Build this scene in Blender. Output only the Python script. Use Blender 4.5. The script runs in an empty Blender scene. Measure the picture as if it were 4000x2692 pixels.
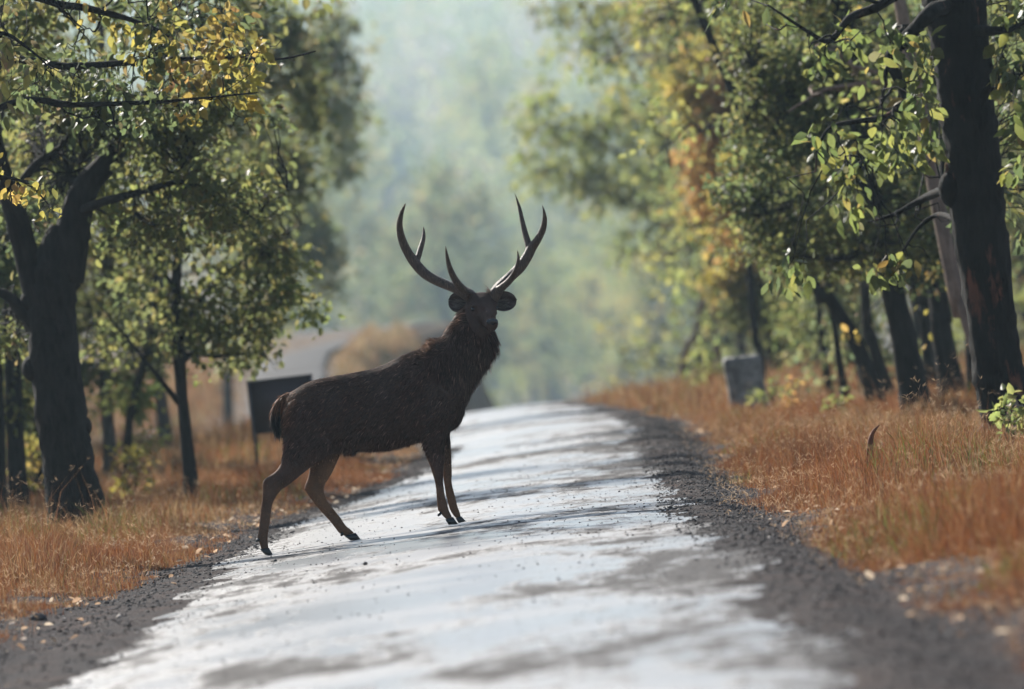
import bpy, math, random
import numpy as np
from mathutils import Vector, Matrix

# ------------------------------------------------------------------ camera, sky, sun, exposure
SC = bpy.context.scene
COL = SC.collection
F_PX = 4000 * 300 / 36.0          # focal length in photo pixels
CAM_Z = 1.60
ROLL = math.radians(6.4)
V_HOR = -94.0                     # horizon row below/above the picture centre, un-rolled
FOCUS = 64.2

cam = bpy.data.cameras.new('camera')
cam_o = bpy.data.objects.new('camera', cam)
COL.objects.link(cam_o)
cam.lens = 300.0
cam.sensor_width = 36.0
cam.sensor_fit = 'HORIZONTAL'
cam.clip_start = 0.5
cam.clip_end = 8000.0
cam.dof.use_dof = True
cam.dof.focus_distance = FOCUS
cam.dof.aperture_fstop = 2.9
pitch = math.atan(-V_HOR / F_PX)
cam_o.matrix_world = Matrix.Translation((0, 0, CAM_Z)) @ (
    Matrix.Rotation(math.radians(90) - pitch, 4, 'X') @ Matrix.Rotation(-ROLL, 4, 'Z'))
SC.camera = cam_o

SUN_AZ = math.radians(-30)        # left of the view axis, in front of the camera
SUN_EL = math.radians(33)
world = bpy.data.worlds.new('World')
SC.world = world
world.use_nodes = True
wnt = world.node_tree
sky = wnt.nodes.new('ShaderNodeTexSky')
sky.sky_type = 'NISHITA'
sky.sun_disc = False
sky.sun_elevation = SUN_EL
sky.sun_rotation = SUN_AZ
sky.air_density = 1.0
sky.dust_density = 1.0
wnt.links.new(sky.outputs[0], wnt.nodes['Background'].inputs[0])
wnt.nodes['Background'].inputs[1].default_value = 0.075
sun_l = bpy.data.lights.new('sun', 'SUN')
sun_l.energy = 5.0
sun_l.angle = math.radians(0.6)
sun_l.color = (1.0, 0.95, 0.87)
sun = bpy.data.objects.new('sun', sun_l)
COL.objects.link(sun)
SUN_DIR = Vector((math.sin(SUN_AZ) * math.cos(SUN_EL), math.cos(SUN_AZ) * math.cos(SUN_EL), math.sin(SUN_EL)))
sun.rotation_euler = SUN_DIR.to_track_quat('Z', 'Y').to_euler()
sun.location = (-20, 40, 30)

SC.view_settings.view_transform = 'Standard'
SC.view_settings.look = 'None'
SC.view_settings.gamma = 1.0
SC.view_settings.use_curve_mapping = False
SC.view_settings.exposure = 1.12
SC.render.engine = 'CYCLES'
cy = SC.cycles
cy.use_denoising = True
try:
    cy.denoiser = 'OPENIMAGEDENOISE'
    cy.denoising_input_passes = 'RGB_ALBEDO_NORMAL'
except Exception:
    pass
cy.max_bounces = 6
cy.diffuse_bounces = 3
cy.glossy_bounces = 2
cy.transmission_bounces = 4
cy.transparent_max_bounces = 8
cy.volume_bounces = 1
cy.use_adaptive_sampling = True
cy.adaptive_threshold = 0.02
cy.sample_clamp_indirect = 4.0
HAZE_DENSITY = 0.000125

rng = np.random.default_rng(11)
random.seed(11)
CR, SR = math.cos(ROLL), math.sin(ROLL)


def uv(px, py):
    dx, dy = px - 2000.0, py - 1346.0
    return dx * CR - dy * SR, dx * SR + dy * CR


def at(px, py, Y):
    """point of the place that the photograph shows at (px, py), Y metres ahead of the camera"""
    u, v = uv(px, py)
    return np.array((u * Y / F_PX, Y, CAM_Z - (v - V_HOR) * Y / F_PX))


# ------------------------------------------------------------------ helpers
def nrm(a):
    a = np.asarray(a, float)
    return a / max(np.linalg.norm(a), 1e-9)


def link(o, parent=None):
    COL.objects.link(o)
    if parent is not None:
        o.parent = parent
    return o


def tag(o, label=None, cat=None, group=None, kind=None):
    if label: o['label'] = label
    if cat: o['category'] = cat
    if group: o['group'] = group
    if kind: o['kind'] = kind
    return o


def empty(name, loc, label=None, cat=None, group=None):
    o = bpy.data.objects.new(name, None)
    o.empty_display_size = 0.2
    o.location = loc
    link(o)
    return tag(o, label, cat, group)


def mesh_arrays(name, V, F, mat, col=None, smooth=False):
    """mesh from a vertex array and an (n,k) face array, all faces with k corners"""
    V = np.ascontiguousarray(V, np.float32)
    F = np.ascontiguousarray(F, np.int32)
    k = F.shape[1]
    m = bpy.data.meshes.new(name)
    m.vertices.add(len(V))
    m.vertices.foreach_set('co', V.ravel())
    m.loops.add(F.size)
    m.loops.foreach_set('vertex_index', F.ravel())
    m.polygons.add(len(F))
    m.polygons.foreach_set('loop_start', np.arange(0, F.size, k, dtype=np.int32))
    m.polygons.foreach_set('loop_total', np.full(len(F), k, np.int32))
    m.update(calc_edges=True)
    if smooth:
        m.polygons.foreach_set('use_smooth', np.ones(len(F), bool))
    if col is not None:
        a = m.color_attributes.new('col', 'FLOAT_COLOR', 'POINT')
        c4 = np.ones((len(V), 4), np.float32)
        c4[:, :3] = col
        a.data.foreach_set('color', c4.ravel())
    if mat is not None:
        m.materials.append(mat)
    return m


class MB:
    """collects tubes and boxes into one quad mesh"""
    def __init__(self):
        self.V, self.F, self.n = [], [], 0

    def add(self, V, F):
        self.V.append(np.asarray(V, float))
        self.F.append(np.asarray(F, int) + self.n)
        self.n += len(V)

    def tube(self, P, R, sides=8, lat=None, ab=None, cap=True, lump=0.0):
        """tube along P with radii R, or elliptical half axes ab (lateral, other)"""
        P = np.asarray(P, float)
        n = len(P)
        T = np.gradient(P, axis=0)
        T /= np.maximum(np.linalg.norm(T, axis=1), 1e-9)[:, None]
        ring = np.linspace(0, 2 * math.pi, sides, endpoint=False)
        c, s = np.cos(ring), np.sin(ring)
        if lat is None:
            a = np.array((0, 0, 1.0)) if abs(T[0][2]) < 0.8 else np.array((1.0, 0, 0))
            L = nrm(np.cross(T[0], a))
        else:
            L = nrm(lat)
        V = np.zeros((n, sides, 3))
        for i in range(n):
            L = nrm(L - T[i] * np.dot(L, T[i])) if lat is None else nrm(np.asarray(lat, float) - T[i] * np.dot(lat, T[i]))
            B = np.cross(T[i], L)
            ra, rb = (R[i], R[i]) if ab is None else ab[i]
            k = 1.0
            if lump:
                k = (1 + lump * rng.normal(size=sides))[:, None]
            V[i] = P[i] + (np.outer(c, L) * ra + np.outer(s, B) * rb) * k
        idx = np.arange(n * sides).reshape(n, sides)
        q = np.stack([idx[:-1], np.roll(idx[:-1], -1, 1), np.roll(idx[1:], -1, 1), idx[1:]], -1).reshape(-1, 4)
        VV = V.reshape(-1, 3)
        if cap:
            e0, e1 = len(VV), len(VV) + 1
            VV = np.vstack([VV, P[0], P[-1]])
            r0, r1 = idx[0], idx[-1]
            # caps as degenerate-free quads: pair of neighbouring sectors
            f = []
            for k in range(0, sides, 2):
                f.append((e0, r0[(k + 2) % sides], r0[(k + 1) % sides], r0[k]))
                f.append((e1, r1[k], r1[(k + 1) % sides], r1[(k + 2) % sides]))
            q = np.vstack([q, np.array(f)])
        self.add(VV, q)

    def box(self, c, h, M=None):
        v = np.array([(x, y, z) for x in (-1, 1) for y in (-1, 1) for z in (-1, 1)], float) * np.asarray(h)
        if M is not None:
            v = v @ np.asarray(M).T
        self.add(v + np.asarray(c), [(0, 1, 3, 2), (4, 6, 7, 5), (0, 4, 5, 1), (2, 3, 7, 6), (0, 2, 6, 4), (1, 5, 7, 3)])

    def mesh(self, name, mat, off=None, smooth=True, col=None):
        V = np.vstack(self.V)
        if off is not None:
            V = V - np.asarray(off)
        return mesh_arrays(name, V, np.vstack(self.F), mat, col, smooth)

    def obj(self, name, mat, parent=None, off=None, smooth=True, col=None):
        return link(bpy.data.objects.new(name, self.mesh(name, mat, off, smooth, col)), parent)


def spline(P, n):
    """Catmull-Rom through P (k,d), n samples"""
    P = np.asarray(P, float)
    k = len(P)
    t = np.linspace(0, k - 1, n)
    out = []
    for x in t:
        i = min(int(x), k - 2)
        f = x - i
        p0, p1, p2, p3 = P[max(i - 1, 0)], P[i], P[i + 1], P[min(i + 2, k - 1)]
        out.append(0.5 * ((2 * p1) + (-p0 + p2) * f + (2 * p0 - 5 * p1 + 4 * p2 - p3) * f * f + (-p0 + 3 * p1 - 3 * p2 + p3) * f ** 3))
    return np.array(out)


class Mat:
    def __init__(self, name, rough=0.8, spec=0.3, base=(0.5, 0.5, 0.5)):
        self.m = bpy.data.materials.new(name)
        self.m.use_nodes = True
        self.nt = self.m.node_tree
        self.b = self.nt.nodes['Principled BSDF']
        self.out = self.nt.nodes['Material Output']
        self.b.inputs['Roughness'].default_value = rough
        self.b.inputs['Specular IOR Level'].default_value = spec
        self.b.inputs['Base Color'].default_value = (*base, 1)

    def n(self, t, **kw):
        n = self.nt.nodes.new('ShaderNode' + t)
        for k, v in kw.items():
            if k in n.inputs.keys():
                n.inputs[k].default_value = v
            else:
                setattr(n, k, v)
        return n

    def l(self, a, b):
        self.nt.links.new(a, b)

    def pos(self, scale=(1, 1, 1)):
        g = self.n('NewGeometry')
        mp = self.n('Mapping')
        mp.inputs['Scale'].default_value = scale
        self.l(g.outputs['Position'], mp.inputs['Vector'])
        return mp.outputs[0]

    def objco(self, scale=(1, 1, 1)):
        g = self.n('TexCoord')
        mp = self.n('Mapping')
        mp.inputs['Scale'].default_value = scale
        self.l(g.outputs['Object'], mp.inputs['Vector'])
        return mp.outputs[0]

    def noise(self, vec, scale, detail=4.0, rough=0.55):
        n = self.n('TexNoise')
        n.inputs['Scale'].default_value = scale
        n.inputs['Detail'].default_value = detail
        n.inputs['Roughness'].default_value = rough
        self.l(vec, n.inputs['Vector'])
        return n.outputs['Fac']

    def ramp(self, fac, stops):
        r = self.n('ValToRGB')
        e = r.color_ramp.elements
        while len(e) < len(stops):
            e.new(0.5)
        for x, (p, c) in zip(e, stops):
            x.position = p
            x.color = (*c, 1) if not isinstance(c, (int, float)) else (c, c, c, 1)
        self.l(fac, r.inputs[0])
        return r.outputs[0]

    def mix(self, fac, a, b):
        m = self.n('Mix', data_type='RGBA')
        for s, v in ((m.inputs[0], fac), (m.inputs[6], a), (m.inputs[7], b)):
            if hasattr(v, 'links') or hasattr(v, 'is_linked'):
                self.l(v, s)
            else:
                s.default_value = v if isinstance(v, (int, float)) else (*v, 1)
        return m.outputs[2]

    def math(self, op, a, b=0.0):
        m = self.n('Math', operation=op)
        for s, v in ((m.inputs[0], a), (m.inputs[1], b)):
            if hasattr(v, 'is_linked'):
                self.l(v, s)
            else:
                s.default_value = v
        return m.outputs[0]

    def bump(self, h, dist, strength=1.0, into=None):
        b = self.n('Bump')
        b.inputs['Distance'].default_value = dist
        b.inputs['Strength'].default_value = strength
        self.l(h, b.inputs['Height'])
        self.l(b.outputs[0], (into or self.b).inputs['Normal'])
        return b

    def attr(self, name='col'):
        a = self.n('Attribute')
        a.attribute_name = name
        return a.outputs['Color']

    def translucent(self, col, fac):
        """thin leaf or blade: part of the light goes through"""
        t = self.n('BsdfTranslucent')
        if hasattr(col, 'is_linked'):
            self.l(col, t.inputs['Color'])
        mx = self.n('MixShader')
        mx.inputs[0].default_value = fac
        self.l(self.b.outputs[0], mx.inputs[1])
        self.l(t.outputs[0], mx.inputs[2])
        self.l(mx.outputs[0], self.out.inputs['Surface'])


# ------------------------------------------------------------------ materials
def mat_leaf(name, gloss, fac=0.5):
    M = Mat(name, gloss, 0.25)
    c = M.attr()
    n = M.noise(M.pos(), 38, 4, 0.6)
    c = M.mix(M.ramp(n, [(0.35, 0.0), (0.75, 0.7)]), c, M.mix(0.55, c, (0.02, 0.022, 0.008)))
    c = M.mix(M.ramp(M.noise(M.pos(), 16, 5, 0.7), [(0.62, 0.0), (0.70, 0.65)]), c, (0.13, 0.065, 0.025))
    M.l(c, M.b.inputs['Base Color'])
    M.bump(n, 0.01, 0.5)
    g = M.n('Gamma')
    g.inputs[1].default_value = 0.62
    M.l(c, g.inputs[0])
    M.translucent(g.outputs[0], fac)
    return M.m


LEAF = mat_leaf('leaf_glossy', 0.42, 0.6)
LEAF_DULL = mat_leaf('leaf_dull', 0.6, 0.6)


def mat_grass():
    M = Mat('dry_grass', 0.55, 0.3)
    c = M.attr()
    M.l(c, M.b.inputs['Base Color'])
    M.translucent(c, 0.45)
    return M.m


GRASS = mat_grass()


def mat_bark(name, dark, light, patch=None, amount=0.5):
    M = Mat(name, 0.9, 0.15)
    p = M.pos((1, 1, 0.22))
    n1 = M.noise(p, 22, 6, 0.7)
    n2 = M.noise(M.pos(), 3.0, 3)
    c = M.ramp(n1, [(0.35, dark), (0.75, light)])
    if patch:
        m = M.ramp(M.noise(M.pos((1.4, 1.4, 0.35)), 3.5, 5, 0.6), [(amount, 0.0), (amount + 0.07, 1.0)])
        c = M.mix(m, c, patch)
    c = M.mix(M.ramp(n2, [(0.4, 0.0), (0.7, 0.35)]), c, (0.03, 0.03, 0.027))
    M.l(c, M.b.inputs['Base Color'])
    M.bump(n1, 0.03, 0.9)
    return M.m


BARK_BLACK = mat_bark('bark_near_black', (0.006, 0.005, 0.005), (0.020, 0.016, 0.014), (0.14, 0.055, 0.035), 0.60)  # near-black bark with red-brown patches
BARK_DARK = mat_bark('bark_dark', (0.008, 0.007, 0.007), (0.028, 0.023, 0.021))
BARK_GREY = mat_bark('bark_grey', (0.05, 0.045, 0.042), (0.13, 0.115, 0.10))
BARK_PALE = mat_bark('bark_pale', (0.16, 0.115, 0.09), (0.34, 0.25, 0.20))


def mat_road():
    M = Mat('worn_asphalt', 0.45, 0.5)
    p = M.pos()
    big = M.noise(M.pos((0.55, 0.17, 1)), 1.0, 7, 0.66)
    mid = M.noise(M.pos((2.2, 0.55, 1)), 1.6, 7, 0.72)
    fine = M.noise(p, 70, 3, 0.6)
    grit = M.noise(p, 26, 4, 0.65)
    s = M.math('ADD', M.math('MULTIPLY', big, 0.6), M.math('MULTIPLY', mid, 0.4))
    sx_ = M.n('SeparateXYZ')
    M.l(p, sx_.inputs[0])
    e = M.math('DIVIDE', M.math('ADD', sx_.outputs[0], 0.65), 1.9)
    s = M.math('ADD', s, M.math('MULTIPLY', M.math('MULTIPLY', e, e), 0.055))      # edges wear first
    s = M.math('ADD', s, M.math('MULTIPLY', M.math('SUBTRACT', grit, 0.5), 0.16))
    worn = M.ramp(s, [(0.512, 0.0), (0.58, 1.0)])            # 1 = stripped, coarse aggregate
    film = M.ramp(M.noise(M.pos((0.22, 0.20, 1)), 1.3, 4, 0.55), [(0.44, 0.0), (0.58, 1.0)])   # 1 = smooth bitumen
    col = M.mix(film, (0.22, 0.207, 0.198), (0.13, 0.13, 0.134))
    col = M.mix(worn, col, (0.045, 0.040, 0.039))
    col = M.mix(M.ramp(grit, [(0.45, 0.0), (0.75, 0.45)]), col, (0.20, 0.185, 0.17))
    M.l(col, M.b.inputs['Base Color'])
    ro = M.math('ADD', M.math('MULTIPLY', worn, 0.38), M.math('SUBTRACT', 0.42, M.math('MULTIPLY', film, 0.12)))
    M.l(ro, M.b.inputs['Roughness'])
    M.l(M.math('SUBTRACT', 0.60, M.math('MULTIPLY', worn, 0.54)), M.b.inputs['Specular IOR Level'])
    h = M.math('ADD', M.math('MULTIPLY', grit, M.math('ADD', M.math('MULTIPLY', worn, 1.0), 0.16)), M.math('MULTIPLY', fine, 0.05))
    M.bump(h, 0.012, 0.8)
    return M.m


ROAD = mat_road()


def mat_gravel():
    M = Mat('dark_gravel', 0.9, 0.06)
    p = M.pos()
    n1 = M.noise(p, 30, 4, 0.7)
    n2 = M.noise(p, 2.2, 4)
    c = M.ramp(n1, [(0.3, (0.016, 0.014, 0.015)), (0.55, (0.045, 0.039, 0.039)), (0.8, (0.11, 0.097, 0.093))])
    c = M.mix(M.ramp(n2, [(0.45, 0.0), (0.7, 0.6)]), c, (0.085, 0.055, 0.045))
    M.l(c, M.b.inputs['Base Color'])
    M.bump(n1, 0.04, 1.0)
    return M.m


GRAVEL = mat_gravel()


def mat_ground():
    M = Mat('dry_litter_earth', 0.95, 0.1)
    p = M.pos()
    n1 = M.noise(p, 9, 5, 0.7)
    n2 = M.noise(p, 0.35, 4)
    c = M.ramp(n1, [(0.3, (0.035, 0.021, 0.015)), (0.55, (0.085, 0.050, 0.032)), (0.8, (0.17, 0.105, 0.062))])
    c = M.mix(M.ramp(n2, [(0.45, 0.0), (0.7, 0.6)]), c, (0.20, 0.14, 0.07))
    M.l(c, M.b.inputs['Base Color'])
    M.bump(n1, 0.05, 0.8)
    return M.m


GROUND = mat_ground()


def mat_stone():
    M = Mat('pebble', 0.85, 0.12)
    c = M.attr()
    M.l(c, M.b.inputs['Base Color'])
    return M.m


STONE = mat_stone()


# ------------------------------------------------------------------ lie of the land
_PY = np.array([-60, 100, 128, 152, 180, 210, 240, 270, 300, 340, 380, 450, 700, 1000, 1500, 2000, 2500, 3000, 3800.0])
_PZ = np.array([0, 0, 0.0, -0.03, -0.8, -1.5, -1.2, -0.1, 1.1, 1.55, 1.85, 2.0, 2.6, 7, 26, 55, 91, 126, 130.0])
_TY = np.arange(-60, 3801, 1.0)
_TZ = np.interp(_TY, _PY, _PZ)
_TZ = np.convolve(np.pad(_TZ, 9, 'edge'), np.hanning(19) / np.hanning(19).sum(), 'valid')
RL = ([-10, 30, 66, 82, 93, 110, 130, 152, 200, 250, 300, 340, 380, 450, 700], [-2.7, -2.6, -2.5, -1.95, -1.25, -1.1, -1.4, -2.1, -5.4, -8.2, -9.0, -7.6, -5.2, -12, -26])
RR = ([-10, 30, 45, 61, 95, 113, 135, 152, 200, 250, 300, 340, 380, 450, 700], [1.3, 1.3, 1.25, 1.2, 1.5, 1.6, 1.15, 0.72, -2.4, -5.8, -6.6, -5.1, -2.8, -9.0, -22.5])
GL = ([-10, 30, 54, 64, 82, 93, 110, 130, 152, 200, 250, 300], [-3.7, -3.6, -3.4, -2.95, -2.4, -1.65, -1.5, -1.8, -2.5, -5.9, -8.8, -9.6])
GR = ([-10, 30, 45, 63, 80, 95, 113, 135, 152, 200, 250, 300], [2.1, 2.05, 1.8, 1.55, 1.65, 1.78, 1.85, 1.4, 0.95, -2.0, -5.3, -6.1])


def profile(y):
    return np.interp(y, _TY, _TZ)


def smooth_table(T):
    v = np.interp(_TY, *T)
    k = np.hanning(35)[1:-1]
    w = np.convolve(np.pad(v, 16, 'edge'), k / k.sum(), 'valid')
    f = np.clip((_TY - 140) / 30, 0, 1)
    return v * (1 - f) + w * f


_RL, _RR = smooth_table(RL), smooth_table(RR)


def road_l(y): return np.interp(y, _TY, _RL)
def road_r(y): return np.interp(y, _TY, _RR)
def grass_l(y): return np.interp(y, *GL)
def grass_r(y): return np.interp(y, *GR)


def wob(x, y, s, k=0.0):
    return (np.sin(x * 1.31 * s + y * 0.83 * s + k) + np.sin(x * -0.77 * s + y * 1.57 * s + 1.7 + k) + np.sin(x * 2.3 * s + 0.4 - y * 0.41 * s + k)) / 3


def vnoise(x, y, seed):
    """smooth lattice noise in [-1, 1]"""
    x, y = np.broadcast_arrays(np.asarray(x, float), np.asarray(y, float))
    xi, yi = np.floor(x), np.floor(y)
    fx, fy = x - xi, y - yi
    fx, fy = fx * fx * fx * (fx * (fx * 6 - 15) + 10), fy * fy * fy * (fy * (fy * 6 - 15) + 10)

    def h(i, j):
        v = np.sin(i * 127.1 + j * 311.7 + seed * 74.7) * 43758.5453
        return (v - np.floor(v)) * 2 - 1
    a = h(xi, yi) * (1 - fx) + h(xi + 1, yi) * fx
    b_ = h(xi, yi + 1) * (1 - fx) + h(xi + 1, yi + 1) * fx
    return a * (1 - fy) + b_ * fy


def road_z(x, y):
    l, r = road_l(y), road_r(y)
    c, h = (l + r) / 2, (r - l) / 2
    q = np.clip((x - c) / h, -1.3, 1.3)
    rip = 0.020 * vnoise(x * 0.25 + 5, y / 7.0, 1) + 0.011 * vnoise(x * 0.4 + y * 0.05, y / 2.6, 2) + 0.0035 * vnoise(x * 0.9, y / 0.9, 3) + 0.0012 * vnoise(x * 3, y / 0.4, 4)
    return profile(y) + 0.128 - 0.056 * (q - 0.49) ** 2 + rip


def ground_z(x, y):
    x, y = np.asarray(x, float), np.asarray(y, float)
    l, r = road_l(y), road_r(y)
    dl, dr = l - x, x - r
    d = np.maximum(dl, dr)                                   # metres outside the road edge
    out = np.clip(d / 1.2, 0, 1)
    bump = 0.05 * wob(x, y, 0.9) + 0.02 * wob(x, y, 3.1, 1.0)
    side = 0.05 + bump + 0.05 * np.clip((d - 2) / 6, 0, 1)
    # the ground under the road lies just below it
    inside = np.minimum(road_z(x, y) - profile(y), 0.03) - 0.06
    edge = np.where(d < 0, inside, -0.035 * (1 - out) + side * out)
    far = np.clip((y - 420) / 300, 0, 1) * 1.5 * wob(x, y, 0.02) + 2.2 * np.clip(np.abs(x) / 60 - 0.6, 0, 1) * np.clip((y - 60) / 120, 0, 1)
    # beyond the crest the land right of the road falls away into a shallow valley
    tgt = np.interp(y, [150, 180, 230, 320, 650, 1250, 1800, 2300], [0, -1.2, -3.0, -5.0, -8.0, -10.0, 30, 65])
    k = np.clip((x - r - 0.4) / 3.2, 0, 1) * np.clip((y - 158) / 30, 0, 1) * np.clip((2200 - y) / 300, 0, 1)
    k = k * k * (3 - 2 * k)
    return profile(y) + edge + far + k * np.minimum(tgt - profile(y), 0)


def grid_mesh(name, xs_fn, ys, n, zfn, mat):
    """sheet with n columns between per-row x limits"""
    V = []
    for y in ys:
        x = xs_fn(y)
        V.append(np.stack([x, np.full(n, y), zfn(x, np.full(n, y))], -1))
    V = np.array(V).reshape(-1, 3)
    idx = np.arange(len(ys) * n).reshape(len(ys), n)
    q = np.stack([idx[:-1, :-1], idx[:-1, 1:], idx[1:, 1:], idx[1:, :-1]], -1).reshape(-1, 4)
    return mesh_arrays(name, V, q, mat, smooth=True)


# ground: one sheet that reaches past the far ridge
gx = np.concatenate([-np.geomspace(900, 14, 22), np.arange(-13, 13.01, 0.35), np.geomspace(14, 900, 22)])
gy = np.concatenate([np.arange(-30, 30, 3.0), np.arange(30, 160, 0.5), np.arange(160, 460, 3.0), np.geomspace(460, 3600, 46)])
ground = link(bpy.data.objects.new('ground', grid_mesh('ground', lambda y: gx, gy, len(gx), ground_z, GROUND)))
tag(ground, 'dry brown leaf-strewn forest floor on both sides of the road', kind='structure')

ry = np.concatenate([np.arange(8, 40, 0.25), np.arange(40, 100, 0.12), np.arange(100, 160, 0.3), np.arange(160, 500, 2.0)])
NR = 44


def road_x(y):
    t = np.linspace(0, 1, NR)
    l = road_l(y) + 0.10 * wob(0.0, y, 1.7) + 0.05 * wob(3.0, y, 6.1)
    r = road_r(y) + 0.10 * wob(9.0, y, 1.5) + 0.05 * wob(5.0, y, 5.7)
    return l + (r - l) * t


road = link(bpy.data.objects.new('road', grid_mesh('road', road_x, ry, NR, lambda x, y: road_z(x, y) , ROAD)))
tag(road, 'worn pale asphalt forest road shining in the backlight', kind='structure')

sy = np.concatenate([np.arange(10, 34, 0.4), np.arange(34, 90, 0.14), np.arange(90, 160, 0.5)])
for nm, a, b in (('gravel_shoulder', lambda y: grass_l(y) - 0.55 + 0.12 * wob(1.0, y, 1.3), lambda y: road_l(y) + 0.85),
                 ('gravel_shoulder', lambda y: road_r(y) - 0.85, lambda y: grass_r(y) + 0.55 + 0.12 * wob(4.0, y, 1.3))):
    def sx(y, a=a, b=b):
        return a(y) + (b(y) - a(y)) * np.linspace(0, 1, 40)

    def sz(x, y):
        d = np.maximum(road_l(y) - x, x - road_r(y))
        # thins out raggedly over the asphalt edge
        rag = 0.7 * vnoise(x * 1.1, y / 2.2, 11) + 0.45 * vnoise(x * 3, y / 0.7, 12) + 0.35 * vnoise(x * 9, y / 0.25, 13)
        over = road_z(x, y) + 0.004 + 0.018 * np.clip((d + 0.12) / 0.25, -1.8, 1) + 0.020 * rag
        k = np.clip((d + 0.05) / 0.75, 0, 1)
        k = k * k * (3 - 2 * k)
        return over * (1 - k) + (ground_z(x, y) + 0.014 + 0.012 * wob(x, y, 7.0)) * k
    g = link(bpy.data.objects.new(nm, grid_mesh(nm, sx, sy, 40, sz, GRAVEL)))
    tag(g, 'dark loose gravel shoulder between asphalt and dry grass', kind='structure')


def shoulder_z(x, y):
    return np.where((x < road_r(y) - 0.3) & (x > road_l(y) + 0.3), road_z(x, y), np.maximum(sz(x, y), np.where((x < road_r(y)) & (x > road_l(y)), road_z(x, y), -9)))


# ------------------------------------------------------------------ the stag
def c1(x, y): return 950 + 0.558 * x, 700 + 0.558 * y
def c2(x, y): return 950 + 0.542 * x, 1400 + 0.542 * y
def cB(x, y): return 950 + 0.287 * x, 1800 + 0.287 * y
def cC(x, y): return 1600 + 0.1913 * x, 1800 + 0.1913 * y
def c3(x, y): return 1700 + 0.268 * x, 1080 + 0.268 * y


def dp(q, y=0.0):
    p = at(q[0], q[1], FOCUS)
    p[1] += y
    return p


def loft(mb, secs, sides=20, lat=(0, 1, 0), n=None):
    """secs: (pointA, pointB, lateral half width, depth); surface through all of them"""
    A = np.array([np.concatenate([dp(a, y), dp(b, y), [w]]) for a, b, w, y in secs])
    A = spline(A, n or len(secs) * 4)
    P = (A[:, :3] + A[:, 3:6]) / 2
    b = np.linalg.norm(A[:, :3] - A[:, 3:6], axis=1) / 2
    # ring plane spanned by the measured width and the lateral axis
    ring = np.linspace(0, 2 * math.pi, sides, endpoint=False)
    V = []
    for i in range(len(P)):
        up = (A[i, :3] - A[i, 3:6]) / max(2 * b[i], 1e-6)
        V.append(P[i] + np.outer(np.cos(ring), np.array(lat, float)) * A[i, 6] + np.outer(np.sin(ring), up) * b[i])
    V = np.array(V)
    k = len(P)
    idx = np.arange(k * sides).reshape(k, sides)
    q = np.stack([idx[:-1], np.roll(idx[:-1], -1, 1), np.roll(idx[1:], -1, 1), idx[1:]], -1).reshape(-1, 4)
    VV = np.vstack([V.reshape(-1, 3), P[0], P[-1]])
    f = []
    for j in range(0, sides, 2):
        f.append((k * sides, idx[0][(j + 2) % sides], idx[0][(j + 1) % sides], idx[0][j]))
        f.append((k * sides + 1, idx[-1][j], idx[-1][(j + 1) % sides], idx[-1][(j + 2) % sides]))
    mb.add(VV, np.vstack([q, np.array(f)]))


def blob(mb, c, r, axes=None, n=12):
    th = np.linspace(0.02, math.pi - 0.02, n)
    ring = np.linspace(0, 2 * math.pi, 16, endpoint=False)
    V = np.array([[(math.sin(t) * math.cos(a), math.sin(t) * math.sin(a), math.cos(t)) for a in ring] for t in th])
    V = V.reshape(-1, 3) * np.asarray(r, float)
    if axes is not None:
        V = V @ np.asarray(axes, float)
    idx = np.arange(n * 16).reshape(n, 16)
    q = np.stack([idx[:-1], np.roll(idx[:-1], -1, 1), np.roll(idx[1:], -1, 1), idx[1:]], -1).reshape(-1, 4)
    mb.add(V + np.asarray(c, float), q)


def remeshed(mb, name, voxel, smooth, off):
    me = mb.mesh(name + '_raw', None, off)
    o = bpy.data.objects.new(name + '_raw', me)
    COL.objects.link(o)
    r = o.modifiers.new('r', 'REMESH')
    r.mode = 'VOXEL'
    r.voxel_size = voxel
    if smooth:
        s_ = o.modifiers.new('s', 'SMOOTH')
        s_.factor = 0.5
        s_.iterations = smooth
    dg = bpy.context.evaluated_depsgraph_get()
    m2 = bpy.data.meshes.new_from_object(o.evaluated_get(dg))
    m2.name = name
    bpy.data.objects.remove(o)
    bpy.data.meshes.remove(me)
    m2.polygons.foreach_set('use_smooth', np.ones(len(m2.polygons), bool))
    return m2


deer_base = np.array((-1.25, FOCUS, 0.09))
stag = empty('deer', deer_base, 'dark brown sambar stag with tall antlers standing across the road', 'deer')

B = MB()
# trunk of the body, rump to brisket
loft(B, [(c2(288, 345), c2(282, 500), 0.05, 0), (c2(320, 268), c2(300, 600), 0.115, 0), (c2(390, 215), c2(400, 680), 0.165, 0),
         (c2(480, 168), c2(520, 690), 0.188, 0), (c2(600, 137), c2(640, 678), 0.195, 0), (c2(750, 112), c2(760, 664), 0.205, 0),
         (c2(900, 82), c2(900, 668), 0.22, 0), (c2(1020, 42), c2(1050, 660), 0.222, 0), (c2(1110, -4), c2(1170, 632), 0.215, 0),
         (c2(1190, -36), c2(1290, 592), 0.20, 0), (c2(1290, -50), c2(1400, 566), 0.19, 0), (c2(1430, 70), c2(1488, 530), 0.165, 0),
         (c2(1535, 190), c2(1553, 488), 0.115, 0), (c2(1585, 280), c2(1598, 400), 0.05, 0)], 28)
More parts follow.
